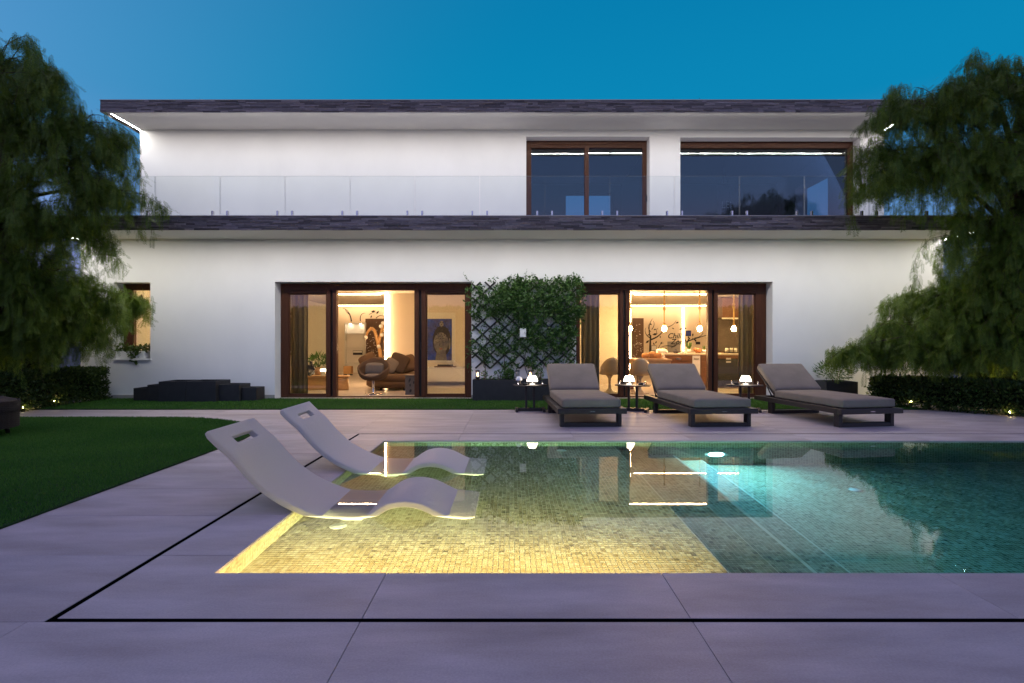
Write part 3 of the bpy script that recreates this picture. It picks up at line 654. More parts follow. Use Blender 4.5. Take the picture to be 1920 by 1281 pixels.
# --- planters under the trellis, stepped black boxes by the wall
def open_box(b, x0, x1, y0, y1, z1, t=.022, fill=.10):
    b.box(x0, x1, y0, y0+t, 0, z1); b.box(x0, x1, y1-t, y1, 0, z1); b.box(x0, x0+t, y0+t, y1-t, 0, z1); b.box(x1-t, x1, y0+t, y1-t, 0, z1); return b
def planter(name, label, x0, x1, y0, y1, h, group, soil=True, fill=.06):
    r = thing(name, label, 'planter', ((x0+x1)/2, y0, .012), 0, group); w = (x1-x0)/2; d = y1-y0
    open_box(MB(), -w, w, 0, d, h).build('shell', 'planter', r, bevel=.004)
    MB().box(-w+.023, w-.023, .023, d-.023, .01, h-fill).build('filling', 'soil' if soil else 'planter', r); return r
pa = planter('planter_box', 'long charcoal planter box under the trellis, next to the living room door', -.757, .278, 10.83, 11.20, .405, 'charcoal planters under the trellis')
planter('planter_box', 'long charcoal planter box behind the first lounger, next to the kitchen door', .292, 1.33, 10.83, 11.20, .405, 'charcoal planters under the trellis')
g_ = 'stepped black boxes by the wall'
for lab, x0, x1, y0, d, h in (('smallest black box at the hedge end of the stepped row', -7.26, -6.90, 10.84, .36, .245), ('medium black box second from the hedge end of the stepped row', -6.93, -6.50, 10.74, .44, .315),
        ('tall black box in the stepped row, the one nearer the hedge', -6.64, -6.135, 10.62, .56, .385), ('tall black box in the stepped row, the one nearer the door', -6.13, -5.565, 10.62, .56, .39),
        ('medium black box right of the two tall ones', -5.66, -5.17, 10.72, .46, .32), ('smallest black box nearest the living room door', -5.22, -4.88, 10.80, .36, .255)):
    if 'medium' in lab or 'small' in lab:
        if x0 < -6.4: x1 = min(x1, -6.645 if 'medium' in lab else -6.945)
        else: x0 = max(x0, -5.56 if 'medium' in lab else -5.165)
    planter('black_box', lab, x0, x1, y0, y0+d, h, g_, False, .10)
planter('planter_box', 'black planter box against the wall behind the hedge-side lounger', 5.95, 6.55, 10.7, 11.2, .375, None)
# --- lanterns on the planters
def lantern(label, x, y, z, lit):
    r = thing('lantern', label, 'lantern', (x, y, z), 0, 'black lanterns on the planters')
    MB().lathe([(.0001,0),(.042,0),(.036,.085),(.050,.092),(.050,.102),(.0001,.102)], 16).build('base', 'black_lacquer', r)
    for k in range(4): a = PI/4+k*PI/2; MB().box(.042*math.cos(a)-.004, .042*math.cos(a)+.004, .042*math.sin(a)-.004, .042*math.sin(a)+.004, .103, .214).build('post', 'black_lacquer', r)
    MB().lathe([(.036,.103),(.036,.213)], 16).build('glass', 'lantern_glass', r)
    MB().lathe([(.0001,.214),(.052,.214),(.052,.226),(.03,.236),(.0001,.238)], 16).build('cap', 'black_lacquer', r)
    if lit: MB().lathe([(.0001,.12),(.012,.125),(.016,.15),(.011,.185),(.0001,.195)], 12).build('bulb', 'lantern_glow', r)
    else: MB().lathe([(.0001,.12),(.012,.125),(.016,.15),(.011,.185),(.0001,.195)], 12).build('bulb', 'bowl_glass', r)
lantern('lit black lantern at the living room door end of the planter', -.665, 10.95, .357, True); lantern('unlit black lantern on the planter, behind the dome lamp', .105, 10.95, .357, False); lantern('lit black lantern on the planter, right of the unlit one', .355, 10.95, .357, True)
# --- white box and sensor on the trellis wall, far-left wicker seat
o = MB().box(-.06, .06, -.05, .0, -.085, .085); o.build('cable', 'print_white').name = 'control_box'
o = bpy.data.objects['control_box']; o.location = (PX(980.5, 11.2), 11.2, PZ(624, 11.2)); tag(o, 'white control box hung on the trellis among the vine', 'box')
r = thing('wall_sensor', 'small white sensor at the living room end of the trellis', 'sensor', (-.795, 11.299, 1.235))
MB().box(-.03, .03, -.05, 0, -.025, .03).build('housing', 'print_white', r, bevel=.006); MB().ball((.0,-.05,.0), .018).build('lens', 'print_white', r)
r = thing('wicker_pouf', 'dark woven wicker pouf at the left edge of the lawn', 'pouf', (-6.43, 6.72, .012))
MB().lathe([(.0001,.47),(.30,.465),(.41,.43),(.445,.36),(.445,.31),(.41,.30),(.43,.27),(.43,.16),(.39,.10),(.0001,.09)], 40).build('body', 'wicker', r)
b = MB()
for k in range(26):
    t = [(0.446*math.cos(a)+.004*math.cos(a)*(1 if (i+k)%2 else -1), .446*math.sin(a)+.004*math.sin(a)*(1 if (i+k)%2 else -1)) for i, a in enumerate([2*PI*i/40 for i in range(41)])]
    zz = .11+k*.0125; b.tube([(x_*(.97 if k < 16 else 1-.002*(k-16)), y_*(.97 if k < 16 else 1-.002*(k-16)), zz) for x_, y_ in t], .006, 5, cap=False)
b.build('weave', 'wicker', r, kind='stuff')
for k in range(4): a = PI/4+k*PI/2; MB().tube([(.33*math.cos(a), .33*math.sin(a), .0), (.31*math.cos(a), .31*math.sin(a), .12)], [.02, .028], 8).build('leg', 'black_lacquer', r)
# ================================================================== TRELLIS AND PLANTS
TX0, TX1, TZ0, TZ1 = -.80, 1.27, .615, 2.335
tr = thing('trellis', 'black diamond trellis on the white wall between the two doors', 'trellis', (.24, 11.25, .6))
dx, sl_ = .294, .92
def clipseg(x0, sgn):
    """line x = x0 + (z-TZ0)/ (sgn*sl_) clipped to the trellis rectangle"""
    za, zb = TZ0, TZ1; f = lambda z_: x0+sgn*(z_-TZ0)/sl_
    lo, hi = za, zb
    for lim in (TX0, TX1):
        zc = TZ0+sgn*sl_*(lim-x0)
        if f(za+1e-6) < TX0 and lim == TX0 and sgn > 0: lo = max(lo, zc)
        if sgn > 0 and lim == TX1: hi = min(hi, zc)
        if sgn < 0 and lim == TX1: lo = max(lo, zc)
        if sgn < 0 and lim == TX0: hi = min(hi, zc)
    if sgn > 0: lo = max(lo, TZ0+sl_*(TX0-x0))
    return None if hi-lo < .08 else ((f(lo), lo), (f(hi), hi))
for sgn, yy in ((1, 11.275), (-1, 11.262)):
    for k in range(-8, 16):
        sg = clipseg(TX0+.07+dx*k, sgn)
        if sg:
            (xa, za), (xb, zb) = sg; o = MB().bar((xa-.24, yy-11.25, za-.6), (xb-.24, yy-11.25, zb-.6), .035, .011, (0,1,0)).build('lath', 'ink', tr)
# leaves: pointed oval in 4 corners, made in bulk
def leaves(n, P, length, width, tilt=1., droop=0., rng=RNG, D=None):
    """n pointed leaves at P: (n,3); random direction, each a kite of two-sided quads"""
    if D is None:
        D = rng.normal(0, 1, (n, 3)); D[:, 2] -= droop
    D /= np.linalg.norm(D, axis=1)[:, None]
    S = np.cross(D, rng.normal(0, 1, (n, 3))); S /= np.linalg.norm(S, axis=1)[:, None]
    L = length*rng.uniform(.7, 1.3, (n, 1)); Wd = width*rng.uniform(.7, 1.3, (n, 1))*.5
    Nn = np.cross(D, S)
    return np.stack([P, P+D*L*.45+S*Wd+Nn*L*.05, P+D*L, P+D*L*.45-S*Wd+Nn*L*.05], 1)
vine = thing('climbing_vine', 'green climbing vine spilling over the top of the trellis', 'vine', (.3, 11.1, .41))
def vden(u, v):
    d = np.where(v < .45, .86, np.where(v < .62, .62, np.where(v < .8, .42, .22)))
    d *= np.where(u < .22, .36+.2*(v > .1), 1); d *= np.where((u < .42) & (v > .40) & (v < .62), .45, 1); d *= np.where((v < .06) & (u < .3), .25, 1); d *= np.where((u > .62) & (v > .5) & (v < .75), 1.5, 1); d *= np.where((v > .42) & (u > .68) & (u < .80) & (v < .56), .12, 1)
    d *= np.where((v < -.02) & (u < .35), .15, 1); d *= np.where((v > .36) & (u < .45) & (v < .5), .5, 1)
    return np.clip(d, 0, 1)
u = RNG.uniform(-.04, 1.07, 3900); v = RNG.uniform(-.045, 1.0, 3900)
cl = np.sin(u*23+v*9)*np.sin(v*27-u*7)*.45+.62
k = RNG.uniform(0, 1, 3900) < vden(u, v)*cl; u, v = u[k], v[k]
edge = (u > 1.0) & (v > .45); u, v = u[~edge], v[~edge]
n = len(u); bulge = np.where(v < .5, .20*np.clip(1-np.abs(v-.22)/.4, .15, 1), .05)
C = np.stack([TX0+u*(TX1-TX0), 11.245-RNG.uniform(0, 1, n)*bulge-.01, TZ1-v*(TZ1-TZ0)], 1)
R = 7; P = np.repeat(C, R, 0)+RNG.normal(0, .034, (n*R, 3))*[1, .5, 1]; P[:, 1] = np.minimum(P[:, 1], 11.288)
D = RNG.normal(0, 1, (n*R, 3)); D[:, 1] -= .3; D[:, 2] -= .35
V = leaves(n*R, P, .078, .034, D=D); V[:, :, 1] = np.minimum(V[:, :, 1], 11.29)
o = npmesh('foliage', V-np.array([.3, 11.1, .41]), 4, 'vine_leaf', vine, 'stuff', RNG.uniform(0, 1, n*R)**1.5)
for (x0, x1, seed) in ((-.62, -.3, 1), (-.2, .2, 2), (.35, .15, 3), (.62, .9, 4), (.95, 1.1, 5)):
    rr = random.Random(seed); pts = [(x0+(x1-x0)*t+.06*math.sin(t*9+seed), 11.235-.02*math.sin(t*14), .40+t*1.5) for t in [i/16 for i in range(17)]]
    MB().tube([(a-.3, b_-11.1, c-.41) for a, b_, c in pts], [.009-.006*i/16 for i in range(17)], 6).build('stem', 'bark', vine)
for (pts) in ([(-.72,2.2),(-.80,2.32),(-.90,2.38),(-.97,2.50)], [(.28,2.33),(.27,2.45),(.29,2.55)], [(.5,2.36),(.46,2.45),(.40,2.49)], [(1.05,2.36),(1.12,2.42),(1.2,2.5)], [(1.24,2.15),(1.42,2.05),(1.52,2.08)], [(.0,2.3),(-.06,2.40),(-.01,2.45)]):
    C = spline(pts, 9); MB().tube([(c[0]-.3, .13, c[1]-.41) for c in C], .0025, 5).build('tendril', 'vine_leaf', vine)
    P = np.array([[c[0]-.3, .12, c[1]-.41] for c in C[1:] for _ in range(2)]); npmesh('tendril_leaves', leaves(len(P), P, .055, .024), 4, 'vine_leaf', vine, 'stuff', RNG.uniform(0, 1, len(P)))
def shrub(name, label, loc, h, rad, n, leaf=(.06,.028), group=None, m='vine_leaf', cat='plant', stems=4):
    r = thing(name, label, cat, loc, 0, group)
    for k in range(stems):
        a = 2*PI*k/stems+.5; MB().tube([(0,0,-.02), (rad*.3*math.cos(a), rad*.3*math.sin(a), h*.45), (rad*.55*math.cos(a), rad*.55*math.sin(a), h*.85)], [.006,.005,.002], 5).build('stem', 'bark', r)
    q = RNG.normal(0, 1, (n, 3)); q /= np.linalg.norm(q, axis=1)[:, None]; q *= RNG.uniform(.3, 1, (n, 1))**.5
    P = q*[rad, rad, h*.42]+[0, 0, h*.58]; D = q+[0, 0, .4]
    npmesh('foliage', leaves(n, P, *leaf, D=D+RNG.normal(0, .4, (n, 3))), 4, m, r, 'stuff', RNG.uniform(0, 1, n)); return r
pz = .357; gp = 'small plants in the trellis planters'
for lab, px_, h, rad, nn in (('thin leafy seedling right of the living-room-end lantern', 909, .22, .055, 60), ('low leafy sprig third in the planter row', 922, .10, .05, 40), ('loose leafy plant left of the dense round shrub in the planter', 936, .24, .09, 110),
        ('dense round little shrub in the planter left of the unlit lantern', 955, .25, .085, 420), ('upright leafy plant in the planter beside the first lounger', 1012, .25, .075, 120)):
    shrub('planter_plant', lab, (PX(px_, 10.98), 10.98, pz), h, rad, nn, (.05,.024), gp)
shrub('planter_plant', 'feathery plant growing in the black box behind the hedge-side lounger', (6.25, 10.95, .32), .45, .34, 500, (.09,.014), gp)
# window planter with trailing ivy
r = thing('window_planter', 'white planter box on the small window sill with trailing ivy', 'planter', (-7.6, 11.42, .8035))
MB().box(-.33, .24, -.11, .09, 0, .155).build('trough', 'render_white', r, bevel=.006)
P = np.concatenate([RNG.uniform([-.33,-.12,.14], [.33,.05,.27], (240, 3)), RNG.uniform([-.05,-.16,-.06], [.14,-.11,.2], (70, 3))])
npmesh('ivy', leaves(len(P), P, .07, .05), 4, 'hedge_leaf', r, 'stuff', RNG.uniform(.2, 1, len(P)))
# --- clipped hedges
def hedge(name, label, p0, p1, thick, h, n, leaf=(.055,.03), z0=0., m='hedge_leaf'):
    p0, p1 = np.array(p0, float), np.array(p1, float); L = np.linalg.norm(p1-p0); d = (p1-p0)/L; nr = np.array((-d[1], d[0]))
    r = thing(name, label, 'hedge', (*((p0+p1)/2), z0), math.atan2(d[1], d[0]))
    MB().box(-L/2+.09, L/2-.09, -thick/2+.10, thick/2-.10, .10, h-.11).build('core', 'hedge_core', r)
    for k in range(int(L/.5)): x_ = -L/2+.3+k*.5; MB().tube([(x_, 0, -.02), (x_+.05, .03, h*.6)], [.016,.008], 6).build('stem', 'bark', r)
    q = RNG.uniform(-1, 1, (n, 3)); f = RNG.integers(0, 5, n); lump = 1
    area = np.array([L*h, L*h, L*thick, thick*h, thick*h]); f = RNG.choice(5, n, p=area/area.sum()); s = 1-np.abs(RNG.normal(0, .06, n))
    P = q*[L/2, thick/2, h/2]
    for i, (ax, sg, ext) in enumerate(((1,-1,thick/2), (1,1,thick/2), (2,1,h/2), (0,-1,L/2), (0,1,L/2))): P[f == i, ax] = sg*(ext-np.abs(RNG.normal(0, .055, (f == i).sum())))
    P[:, 2] += h/2; P += (np.sin(P[:, :1]*6.1+P[:, 2:]*7)*.025+RNG.normal(0, .012, (n, 1)))*np.sign(q); P[:, 2] = np.maximum(P[:, 2], .04)
    D = RNG.normal(0, .8, (n, 3))+P*[0,1/thick,.6/h]*1.6; D[:, 2] += .1
    npmesh('foliage', leaves(n, P, *leaf, D=D), 4, m, r, 'stuff', RNG.uniform(0, 1, n)**2); return r
hedge('clipped_hedge', 'low clipped hedge on the left, running to the corner of the house', (-8.27, 6.2), (-8.27, 11.15), .64, .62, 30000)
hedge('clipped_hedge', 'low clipped hedge on the right, below the large weeping tree', (6.62, 10.30), (9.35, 7.25), .66, .50, 28000)
hedge('tall_hedge', 'tall loose hedge behind the left tree, beyond the clipped hedge', (-13.5, 11.2), (-8.95, 10.75), .8, 1.9, 9000, (.10,.05))
hedge('tall_hedge', 'tall loose hedge behind the right tree, beyond the house corner', (8.95, 10.95), (14.5, 10.6), .8, 2.0, 9000, (.10,.05))
hedge('boundary_hedge', 'tall dark boundary hedge mirrored in the glass of the doors', (-16, -9.5), (16, -9.5), 1.2, 3.0, 9000, (.28,.16))
# --- weeping pepper trees
def frond():
    """one hanging feather leaf: kite leaflets on both sides of a rachis, hanging along -z, length 1"""
    Q = []
    for i in range(9):
        t = .06+.88*i/9; ln = .24*math.sin(PI*(.14+.72*t))+.05
        for s in (-1, 1):
            tt = t+.045*(s > 0); p = np.array([0, 0, -tt]); d = np.array([s*.74, .12*math.sin(i*2.4), -.67])*ln; w = np.array([.67, .0, .74*s])*.019*s
            Q.append([p, p+d*.45+w, p+d, p+d*.45-w])
    Q.append([[-.007,0,0],[.007,0,0],[.004,0,-1],[-.004,0,-1]]); return np.array(Q, float)
FR = frond()
def place_fronds(P, length, yaw, tiltx, rng):
    n = len(P); c, s = np.cos(yaw), np.sin(yaw); ct, st = np.cos(tiltx), np.sin(tiltx)
    B = FR[None]*length[:, None, None, None]
    y = B[..., 1]*ct[:, None, None]-B[..., 2]*st[:, None, None]; z_ = B[..., 1]*st[:, None, None]+B[..., 2]*ct[:, None, None]
    y = y - .25*(B[..., 2]**2)/np.maximum(length[:, None, None], .01)*np.sign(st)[:, None, None]
    x_ = B[..., 0]*c[:, None, None]-y*s[:, None, None]; y2 = B[..., 0]*s[:, None, None]+y*c[:, None, None]
    return (np.stack([x_, y2, z_], -1)+P[:, None, None, :]).reshape(-1, 4, 3)
def pepper_tree(label, base, lobes, seed, ok, fork, floor=.55):
    rng = np.random.default_rng(seed); root = thing('pepper_tree', label, 'tree', base)
    B = np.array(base); fk = np.array(fork, float)
    mid = (B+fk)/2+[.12, .05, 0]
    MB().tube([tuple(p-B) for p in (B-[0,0,.05], B*.7+mid*.3, mid, fk)], [.21,.17,.15,.13], 12).build('trunk', 'bark', root)
    twigs = MB(); PP, LL, YW, TL = [], [], [], []
    ax = np.array([fk+(np.array((fk[0]*1.02, fk[1], 5.0))-fk)*t for t in (0, .33, .66, 1)])      # leader carrying the higher limbs
    lead = spline([p-B for p in ax], 8); MB().tube([tuple(p) for p in lead], [.13-.011*i for i in range(8)], 9).build('limb', 'bark', root)
    for (cx, cy_, cz, rad, dens) in lobes:
        c = np.array((cx, cy_, cz)); z_s = min(max(fk[2], cz-.9), 4.6); s0 = np.array((fk[0], fk[1], z_s)) if z_s > fk[2] else np.array((fk[0]*.6+B[0]*.4, fk[1], max(.6, min(fk[2]-.3, cz+.15))))
        v_ = c-s0; up = np.array([0, 0, (.20 if cz > 2.6 else .07)*np.linalg.norm(v_)]); wob = rng.normal(0, .10, 3)*np.linalg.norm(v_)*.6
        pts = [s0, s0+v_*.3+up*.8+wob, s0+v_*.65+up*.8-wob*.6, c+[0,0,rad*.15]]
        C = spline([p-B for p in pts], 12); r0 = (.035+.025*min(1, rad))*(1 if cz > 2.6 else .55); MB().tube([tuple(p) for p in C], [r0*(1-.07*i) for i in range(12)], 7).build('limb', 'bark', root)
        nt_ = int(27*dens*(rad/.8)**1.2)+4
        for t in range(nt_):
            q = rng.normal(0, 1, 3); q[2] = abs(q[2])*.9-.35; q /= np.linalg.norm(q); e = c+q*rad*rng.uniform(.45, 1.15)*np.array([1, .9, .85])
            a = c+v_/np.linalg.norm(v_)*-.35*rad*rng.uniform(0, 1); m_ = (a+e)/2+[0, 0, .16*rad]+rng.normal(0, .06, 3)
            hang = rng.uniform(.25, 1.0)*(.45+.5*rad); o_ = (e-c); o_[2] = 0; on = o_/(np.linalg.norm(o_)+1e-6); wv = rng.normal(0, .06, 3)
            path = [a, m_, e, e+on*.14+[0,0,-.08], e+on*.24+wv+[0,0,-.45*hang], e+on*.26-wv*.5+[0,0,-hang]]
            Sp = np.array(spline(path, 19))
            if not all(ok(p) for p in Sp[6::4]): continue
            twigs.tube([tuple(p-B) for p in Sp[::2]], [.009,.008,.006,.005,.004,.003,.003,.002,.002,.002], 4, cap=False)
            for i in range(3, 19):
                for _ in range(4 if i > 8 else 3):
                    p = Sp[i]+rng.normal(0, .05, 3); PP.append(p); LL.append(rng.uniform(.14, .30)); YW.append(rng.uniform(0, 2*PI)); TL.append(rng.uniform(.15, 1.25))
    twigs.build('twigs', 'bark', root, kind='stuff')
    PP, LL, YW, TL = map(np.array, (PP, LL, YW, TL)); kk = PP[:, 2]-LL*.6 > floor+rng.uniform(-.12, .2, len(PP)); PP, LL, YW, TL = PP[kk], LL[kk], YW[kk], TL[kk]; V = place_fronds(PP-B, LL, YW, TL, rng)
    tone = np.clip(np.repeat(rng.uniform(0, 1, len(PP))**1.5, len(FR))+rng.normal(0, .18, len(V)), 0, 1); npmesh('crown', V, 4, 'pepper_leaf', root, 'stuff', tone); return len(V)
okL = lambda p: not (p[0] > -8.95 and p[1] > 9.95 and p[2] > 2.9) and p[1] < 11.0
okR = lambda p: not (p[0] < 8.95 and p[1] > 9.95 and p[2] > 2.9) and p[1] < 11.0
def lobe(px_, py_, Y, r_, d=1.): return (PX(px_+((22 if px_ > 960 else -28) if py_ > 450 else (12 if px_ > 960 else -6)), Y), Y, PZ(py_, Y), r_*.92, d)
nl = pepper_tree('dark weeping pepper tree left of the house, reaching past the small window', (-8.95, 9.35, 0), [lobe(0,120,9.2,.75), lobe(85,175,9.0,.70), lobe(160,245,9.2,.60,.9), lobe(215,290,9.3,.45,.9), lobe(40,260,9.3,.95,1.2), lobe(130,330,9.0,.8,1.2),
    lobe(220,360,9.2,.45), lobe(30,400,9.0,1.0,1.4), lobe(120,430,9.3,.6,1.3), lobe(20,520,8.9,.9,1.5), lobe(95,530,9.2,.6,1.5), lobe(150,580,9.9,.45,1.4), lobe(200,575,10.2,.28,1.4), lobe(255,555,10.5,.14,.7), lobe(-90,180,9.3,1.0), lobe(-110,350,9.3,1.1,1.1), lobe(-120,500,9.2,1.0,1.2), lobe(60,590,9.6,.7,1.4), lobe(170,560,9.6,.5,1.3), lobe(120,610,9.6,.5,1.5), lobe(50,630,9.3,.6,1.4), lobe(190,610,10.0,.30,1.3), lobe(296,565,10.7,.12,1.2)], 11, okL, (-8.25, 9.25, 3.1))
nr_ = pepper_tree('large weeping pepper tree right of the house, drooping over the hedge', (8.95, 9.45, 0), [lobe(1690,205,9.2,.50), lobe(1655,290,9.3,.38), lobe(1760,200,9.2,.60), lobe(1840,170,9.1,.75), lobe(1915,150,9.2,.95), lobe(1665,330,9.2,.40,1.1), lobe(1720,310,9.1,.65,1.3), lobe(1810,300,9.2,.9,1.4), lobe(1905,320,9.0,1.0,1.4),
    lobe(1850,440,9.2,.8,1.5), lobe(1930,470,9.0,1.0,1.5), lobe(1815,535,9.6,.5,1.3), lobe(1735,555,9.9,.40,0.87), lobe(1690,560,10.2,.28,0.74), lobe(1610,645,9.8,.24,0.81), lobe(1570,655,9.7,.16,1.4), lobe(1660,630,9.9,.38,0.93), lobe(1720,640,9.9,.45,0.99), lobe(1800,620,9.4,.6,1.5), lobe(1890,600,9.2,.9,1.6), lobe(2010,300,9.3,1.1), lobe(2020,480,9.3,1.1,1.2), lobe(1760,590,9.5,.5,0.99), lobe(1850,545,9.3,.7,1.5), lobe(1640,610,9.9,.22,0.93), lobe(1700,610,9.8,.35,0.99), lobe(1830,640,9.2,.6,1.6), lobe(1760,660,9.5,.40,1.6), lobe(1690,655,9.6,.35,0.93), lobe(1900,520,9.0,.8,1.4)], 23, okR, (8.3, 9.35, 2.4))
print('leaflets', nl, nr_)
# --- garden spike lights in and behind the hedges
def garden_light(label, loc):
    up = 'uplight' in label
    r = thing('garden_light', label, 'garden light', loc, 0, 'small warm garden lights among the hedges')
    MB().lathe([(.012,-.07),(.014,0),(.03,.01),(.03,.06)], 12).build('spike', 'metal_dark', r); MB().ball((0,0,.085), .04 if up else .014).build('globe', 'uplight_glow' if up else 'garden_glow', r)
for lab, loc in (('small warm light glowing low in the left hedge', (-8.02, 9.9, .03)), ('second warm glint in the left hedge, nearer the lawn', (-8.0, 9.25, -.01)), ('warm garden light glowing through the right hedge beside the lounger', (6.83, 9.68, .04)), ('faint warm glint low in the right hedge near the frame edge', (7.66, 8.70, -.02)),
    ('warm uplight behind the left hedge under the tree', (-9.1, 10.2, .10)), ('warm uplight behind the left hedge close to the trunk', (-8.8, 8.9, .10)), ('warm uplight behind the right hedge under the tree', (8.5, 9.0, .10)), ('warm uplight behind the right hedge toward the frame edge', (9.1, 8.3, .10)), ('warm uplight behind the right hedge beyond the trunk', (9.5, 9.7, .10))): garden_light(lab, loc)
# ================================================================== INTERIOR
def at(px_, py_, Y): return (PX(px_, Y), Y, PZ(py_, Y))
# --- living room
X0, X1 = PX(646, 20.4), PX(685, 20.4)
r = thing('display_cabinet', 'tall white lit display cabinet at the back of the living room', 'cabinet', ((X0+X1)/2, 20.4, .005)); w = (X1-X0)/2
open_b = MB(); open_b.box(-w, -w+.03, 0, .19, 0, 1.83); open_b.box(w-.03, w, 0, .19, 0, 1.83); open_b.box(-w+.03, w-.03, 0, .19, 1.79, 1.83); open_b.box(-w+.03, w-.03, .16, .19, 0, 1.79); open_b.build('carcass', 'white_gloss', r)
for z_ in (.35, .9, 1.42): MB().box(-w+.031, w-.031, .01, .159, z_, z_+.018).build('shelf', 'white_gloss', r)
for s in (-1, 1): MB().lathe([(.0001,1.786),(.05,1.786)], 12, (s*w*.5, .06, 0)).build('downlight', 'niche_glow', r)
MB().box(-.10, .24, .10, .13, .66, .82).build('photo_strip', 'picture_dark', r); MB().box(-.09, .23, .094, .0995, .74, .81).build('photo_print', 'print_white', r)
def panel_door(name, label, px0, px1, ytop, Y, dots):
    a, c, zt = PX(px0, Y), PX(px1, Y), PZ(ytop, Y); r = thing(name, label, 'door', ((a+c)/2, Y, .005)); w = (c-a)/2
    MB().box(-w, w, 0, .05, 0, zt).build('leaf', 'brown_panel', r, bevel=.004); MB().box(-w+.04 if dots[0] < 0 else w-.08, -w+.08 if dots[0] < 0 else w-.04, -.03, -.001, .98, 1.02).build('handle', 'steel', r)
    b = MB(); rr = random.Random(dots[1])
    for k in range(70):
        x_, z_ = rr.gauss(dots[0]*.1*w, .42*w), zt*.5+rr.gauss(0, zt*.17)
        if abs(x_) < w*.92: q = rr.uniform(.010, .022); b.add([(x_-q,-.003,z_),(x_,-.003,z_-q*.6),(x_+q,-.003,z_),(x_,-.003,z_+q*.6)], [(0,1,2,3)])
    b.build('print', 'print_white', r, kind='stuff'); return r
panel_door('room_door', 'dark brown door with a pale sprig print behind the living room sofa', 685, 722, 598, 20.5, (-1, 3))
panel_door('room_door', 'dark brown door with pale dots beside the kitchen light strip', 1186, 1207, 597, 20.5, (-1, 5))
r = thing('wood_sculpture', 'bent driftwood sculpture with white blossoms before the brown door', 'sculpture', (PX(712, 17), 17, .005)); o_ = np.array((PX(712, 17), 17, .005))
for pts, r0 in (([(714,705),(714,670),(709,645),(703,622),(697,615)], .07), ([(697,615),(690,622),(686,632)], .05), ([(709,645),(716,620),(718,605)], .055)):
    C = spline([at(a, c, 17)-o_ for a, c in pts], 10); MB().tube([tuple(c) for c in C], [r0*(1-.05*i) for i in range(10)], 8).build('branch', 'oak', r)
MB().lathe([(.0001,0),(.18,0),(.18,.05),(.0001,.05)], 14).build('base', 'black_lacquer', r)
for a, c in ((686,633),(714,612),(718,606),(716,628),(710,650)): p = np.array(at(a, c, 16.93))-o_; MB().ball(tuple(p), .06, n=8, m=5).build('blossom', 'print_white', r)
def curl(x_, z_, a, L, k0, k1, n=18):
    P = [(x_, z_)]
    for i in range(n): a += (k0+(k1-k0)*i/n)*L/n; x_ += math.cos(a)*L/n; z_ += math.sin(a)*L/n; P.append((x_, z_))
    return P
def decal(name, label, strokes, y, lv=()):
    r = thing(name, label, 'wall decal', (strokes[0][0][0], y, strokes[0][0][1])); ox, oz = strokes[0][0][0], strokes[0][0][1]
    for _, w0, w1, pts in strokes:
        MB().ribbon([(a-ox, c-oz) for a, c in pts], w0, w1, 0).build('stroke', 'ink', r)
    for a, c, q, an in lv:
        MB().add([(a-ox-q*math.cos(an),0,c-oz-q*math.sin(an)),(a-ox+q*.45*math.sin(an),0,c-oz-q*.45*math.cos(an)),(a-ox+q*math.cos(an),0,c-oz+q*math.sin(an)),(a-ox-q*.45*math.sin(an),0,c-oz+q*.45*math.cos(an))], [(0,1,2,3)]).build('leaf', 'ink', r)
    return r
def S(px_, py_, a, L, k0, k1, w0, w1, Y=20.59): x_, z_ = PX(px_, Y), PZ(py_, Y); return ((x_, z_), w0, w1, curl(x_, z_, a, L, k0, k1))
Yd = 20.585
decal('wall_decal', 'black curling branch decal high on the living room back wall', [S(659,603,1.7,.62,.4,3.5,.05,.012), S(657,590,2.7,.3,-1,-6,.03,.01), S(676,602,1.8,.4,-1.5,-9,.035,.01), S(692,590,.5,.35,1,-8,.02,.008), S(705,597,.9,.35,-2,-9,.025,.008)], Yd, [(PX(700,Yd),PZ(584,Yd),.09,.2),(PX(708,Yd),PZ(586,Yd),.08,.9),(PX(696,Yd),PZ(594,Yd),.06,1.2)])
decal('wall_decal', 'black tree decal with curled branches on the kitchen wall', [S(1219,662,1.57,.65,.0,-.25,.085,.05), S(1220,634,1.9,.75,-.6,-2.2,.05,.012), S(1220,637,.25,.75,1.1,1.6,.06,.014), S(1219,634,2.6,.45,-1.2,-6,.035,.01), S(1222,618,.9,.35,1,7,.025,.01), S(1220,622,2.4,.3,-2,-8,.025,.01), S(1232,626,2.0,.22,-3,-9,.02,.01), S(1234,656,1.4,.35,-1,-7,.025,.01), S(1250,614,.2,.45,1.5,2.5,.025,.01)], Yd,
    [(PX(a,Yd),PZ(c,Yd),q,an) for a,c,q,an in ((1214,641,.09,.7),(1220,608,.06,2.5),(1228,618,.06,.3),(1226,645,.06,2),(1230,642,.06,1),(1216,628,.05,.5),(1240,643,.06,.7),(1238,632,.05,1.6),(1228,627,.10,.2),(1270,605,.07,.4),(1262,616,.05,2.6),(1277,617,.07,.4),(1285,616,.06,2.8))])
decal('wall_decal', 'black curling branch decal at the right of the kitchen wall', [S(1286,650,1.3,.35,-.6,-1.2,.06,.04), S(1288,641,.5,.75,-.9,.6,.045,.02), S(1302,634,.1,.4,1,5,.03,.01), S(1298,634,-.6,.3,-1,-8,.025,.01), S(1286,640,2.2,.3,-1,-6,.035,.01), S(1262,650,2.9,.5,.6,3,.04,.012), S(1258,652,.2,.45,1.5,6,.035,.01), S(1262,650,.8,.3,-2,-8,.03,.01)], Yd, [(PX(a,Yd),PZ(c,Yd),q,an) for a,c,q,an in ((1299,628,.07,1.5),(1291,633,.06,1.8),(1266,656,.06,.5),(1304,638,.06,2.3))])
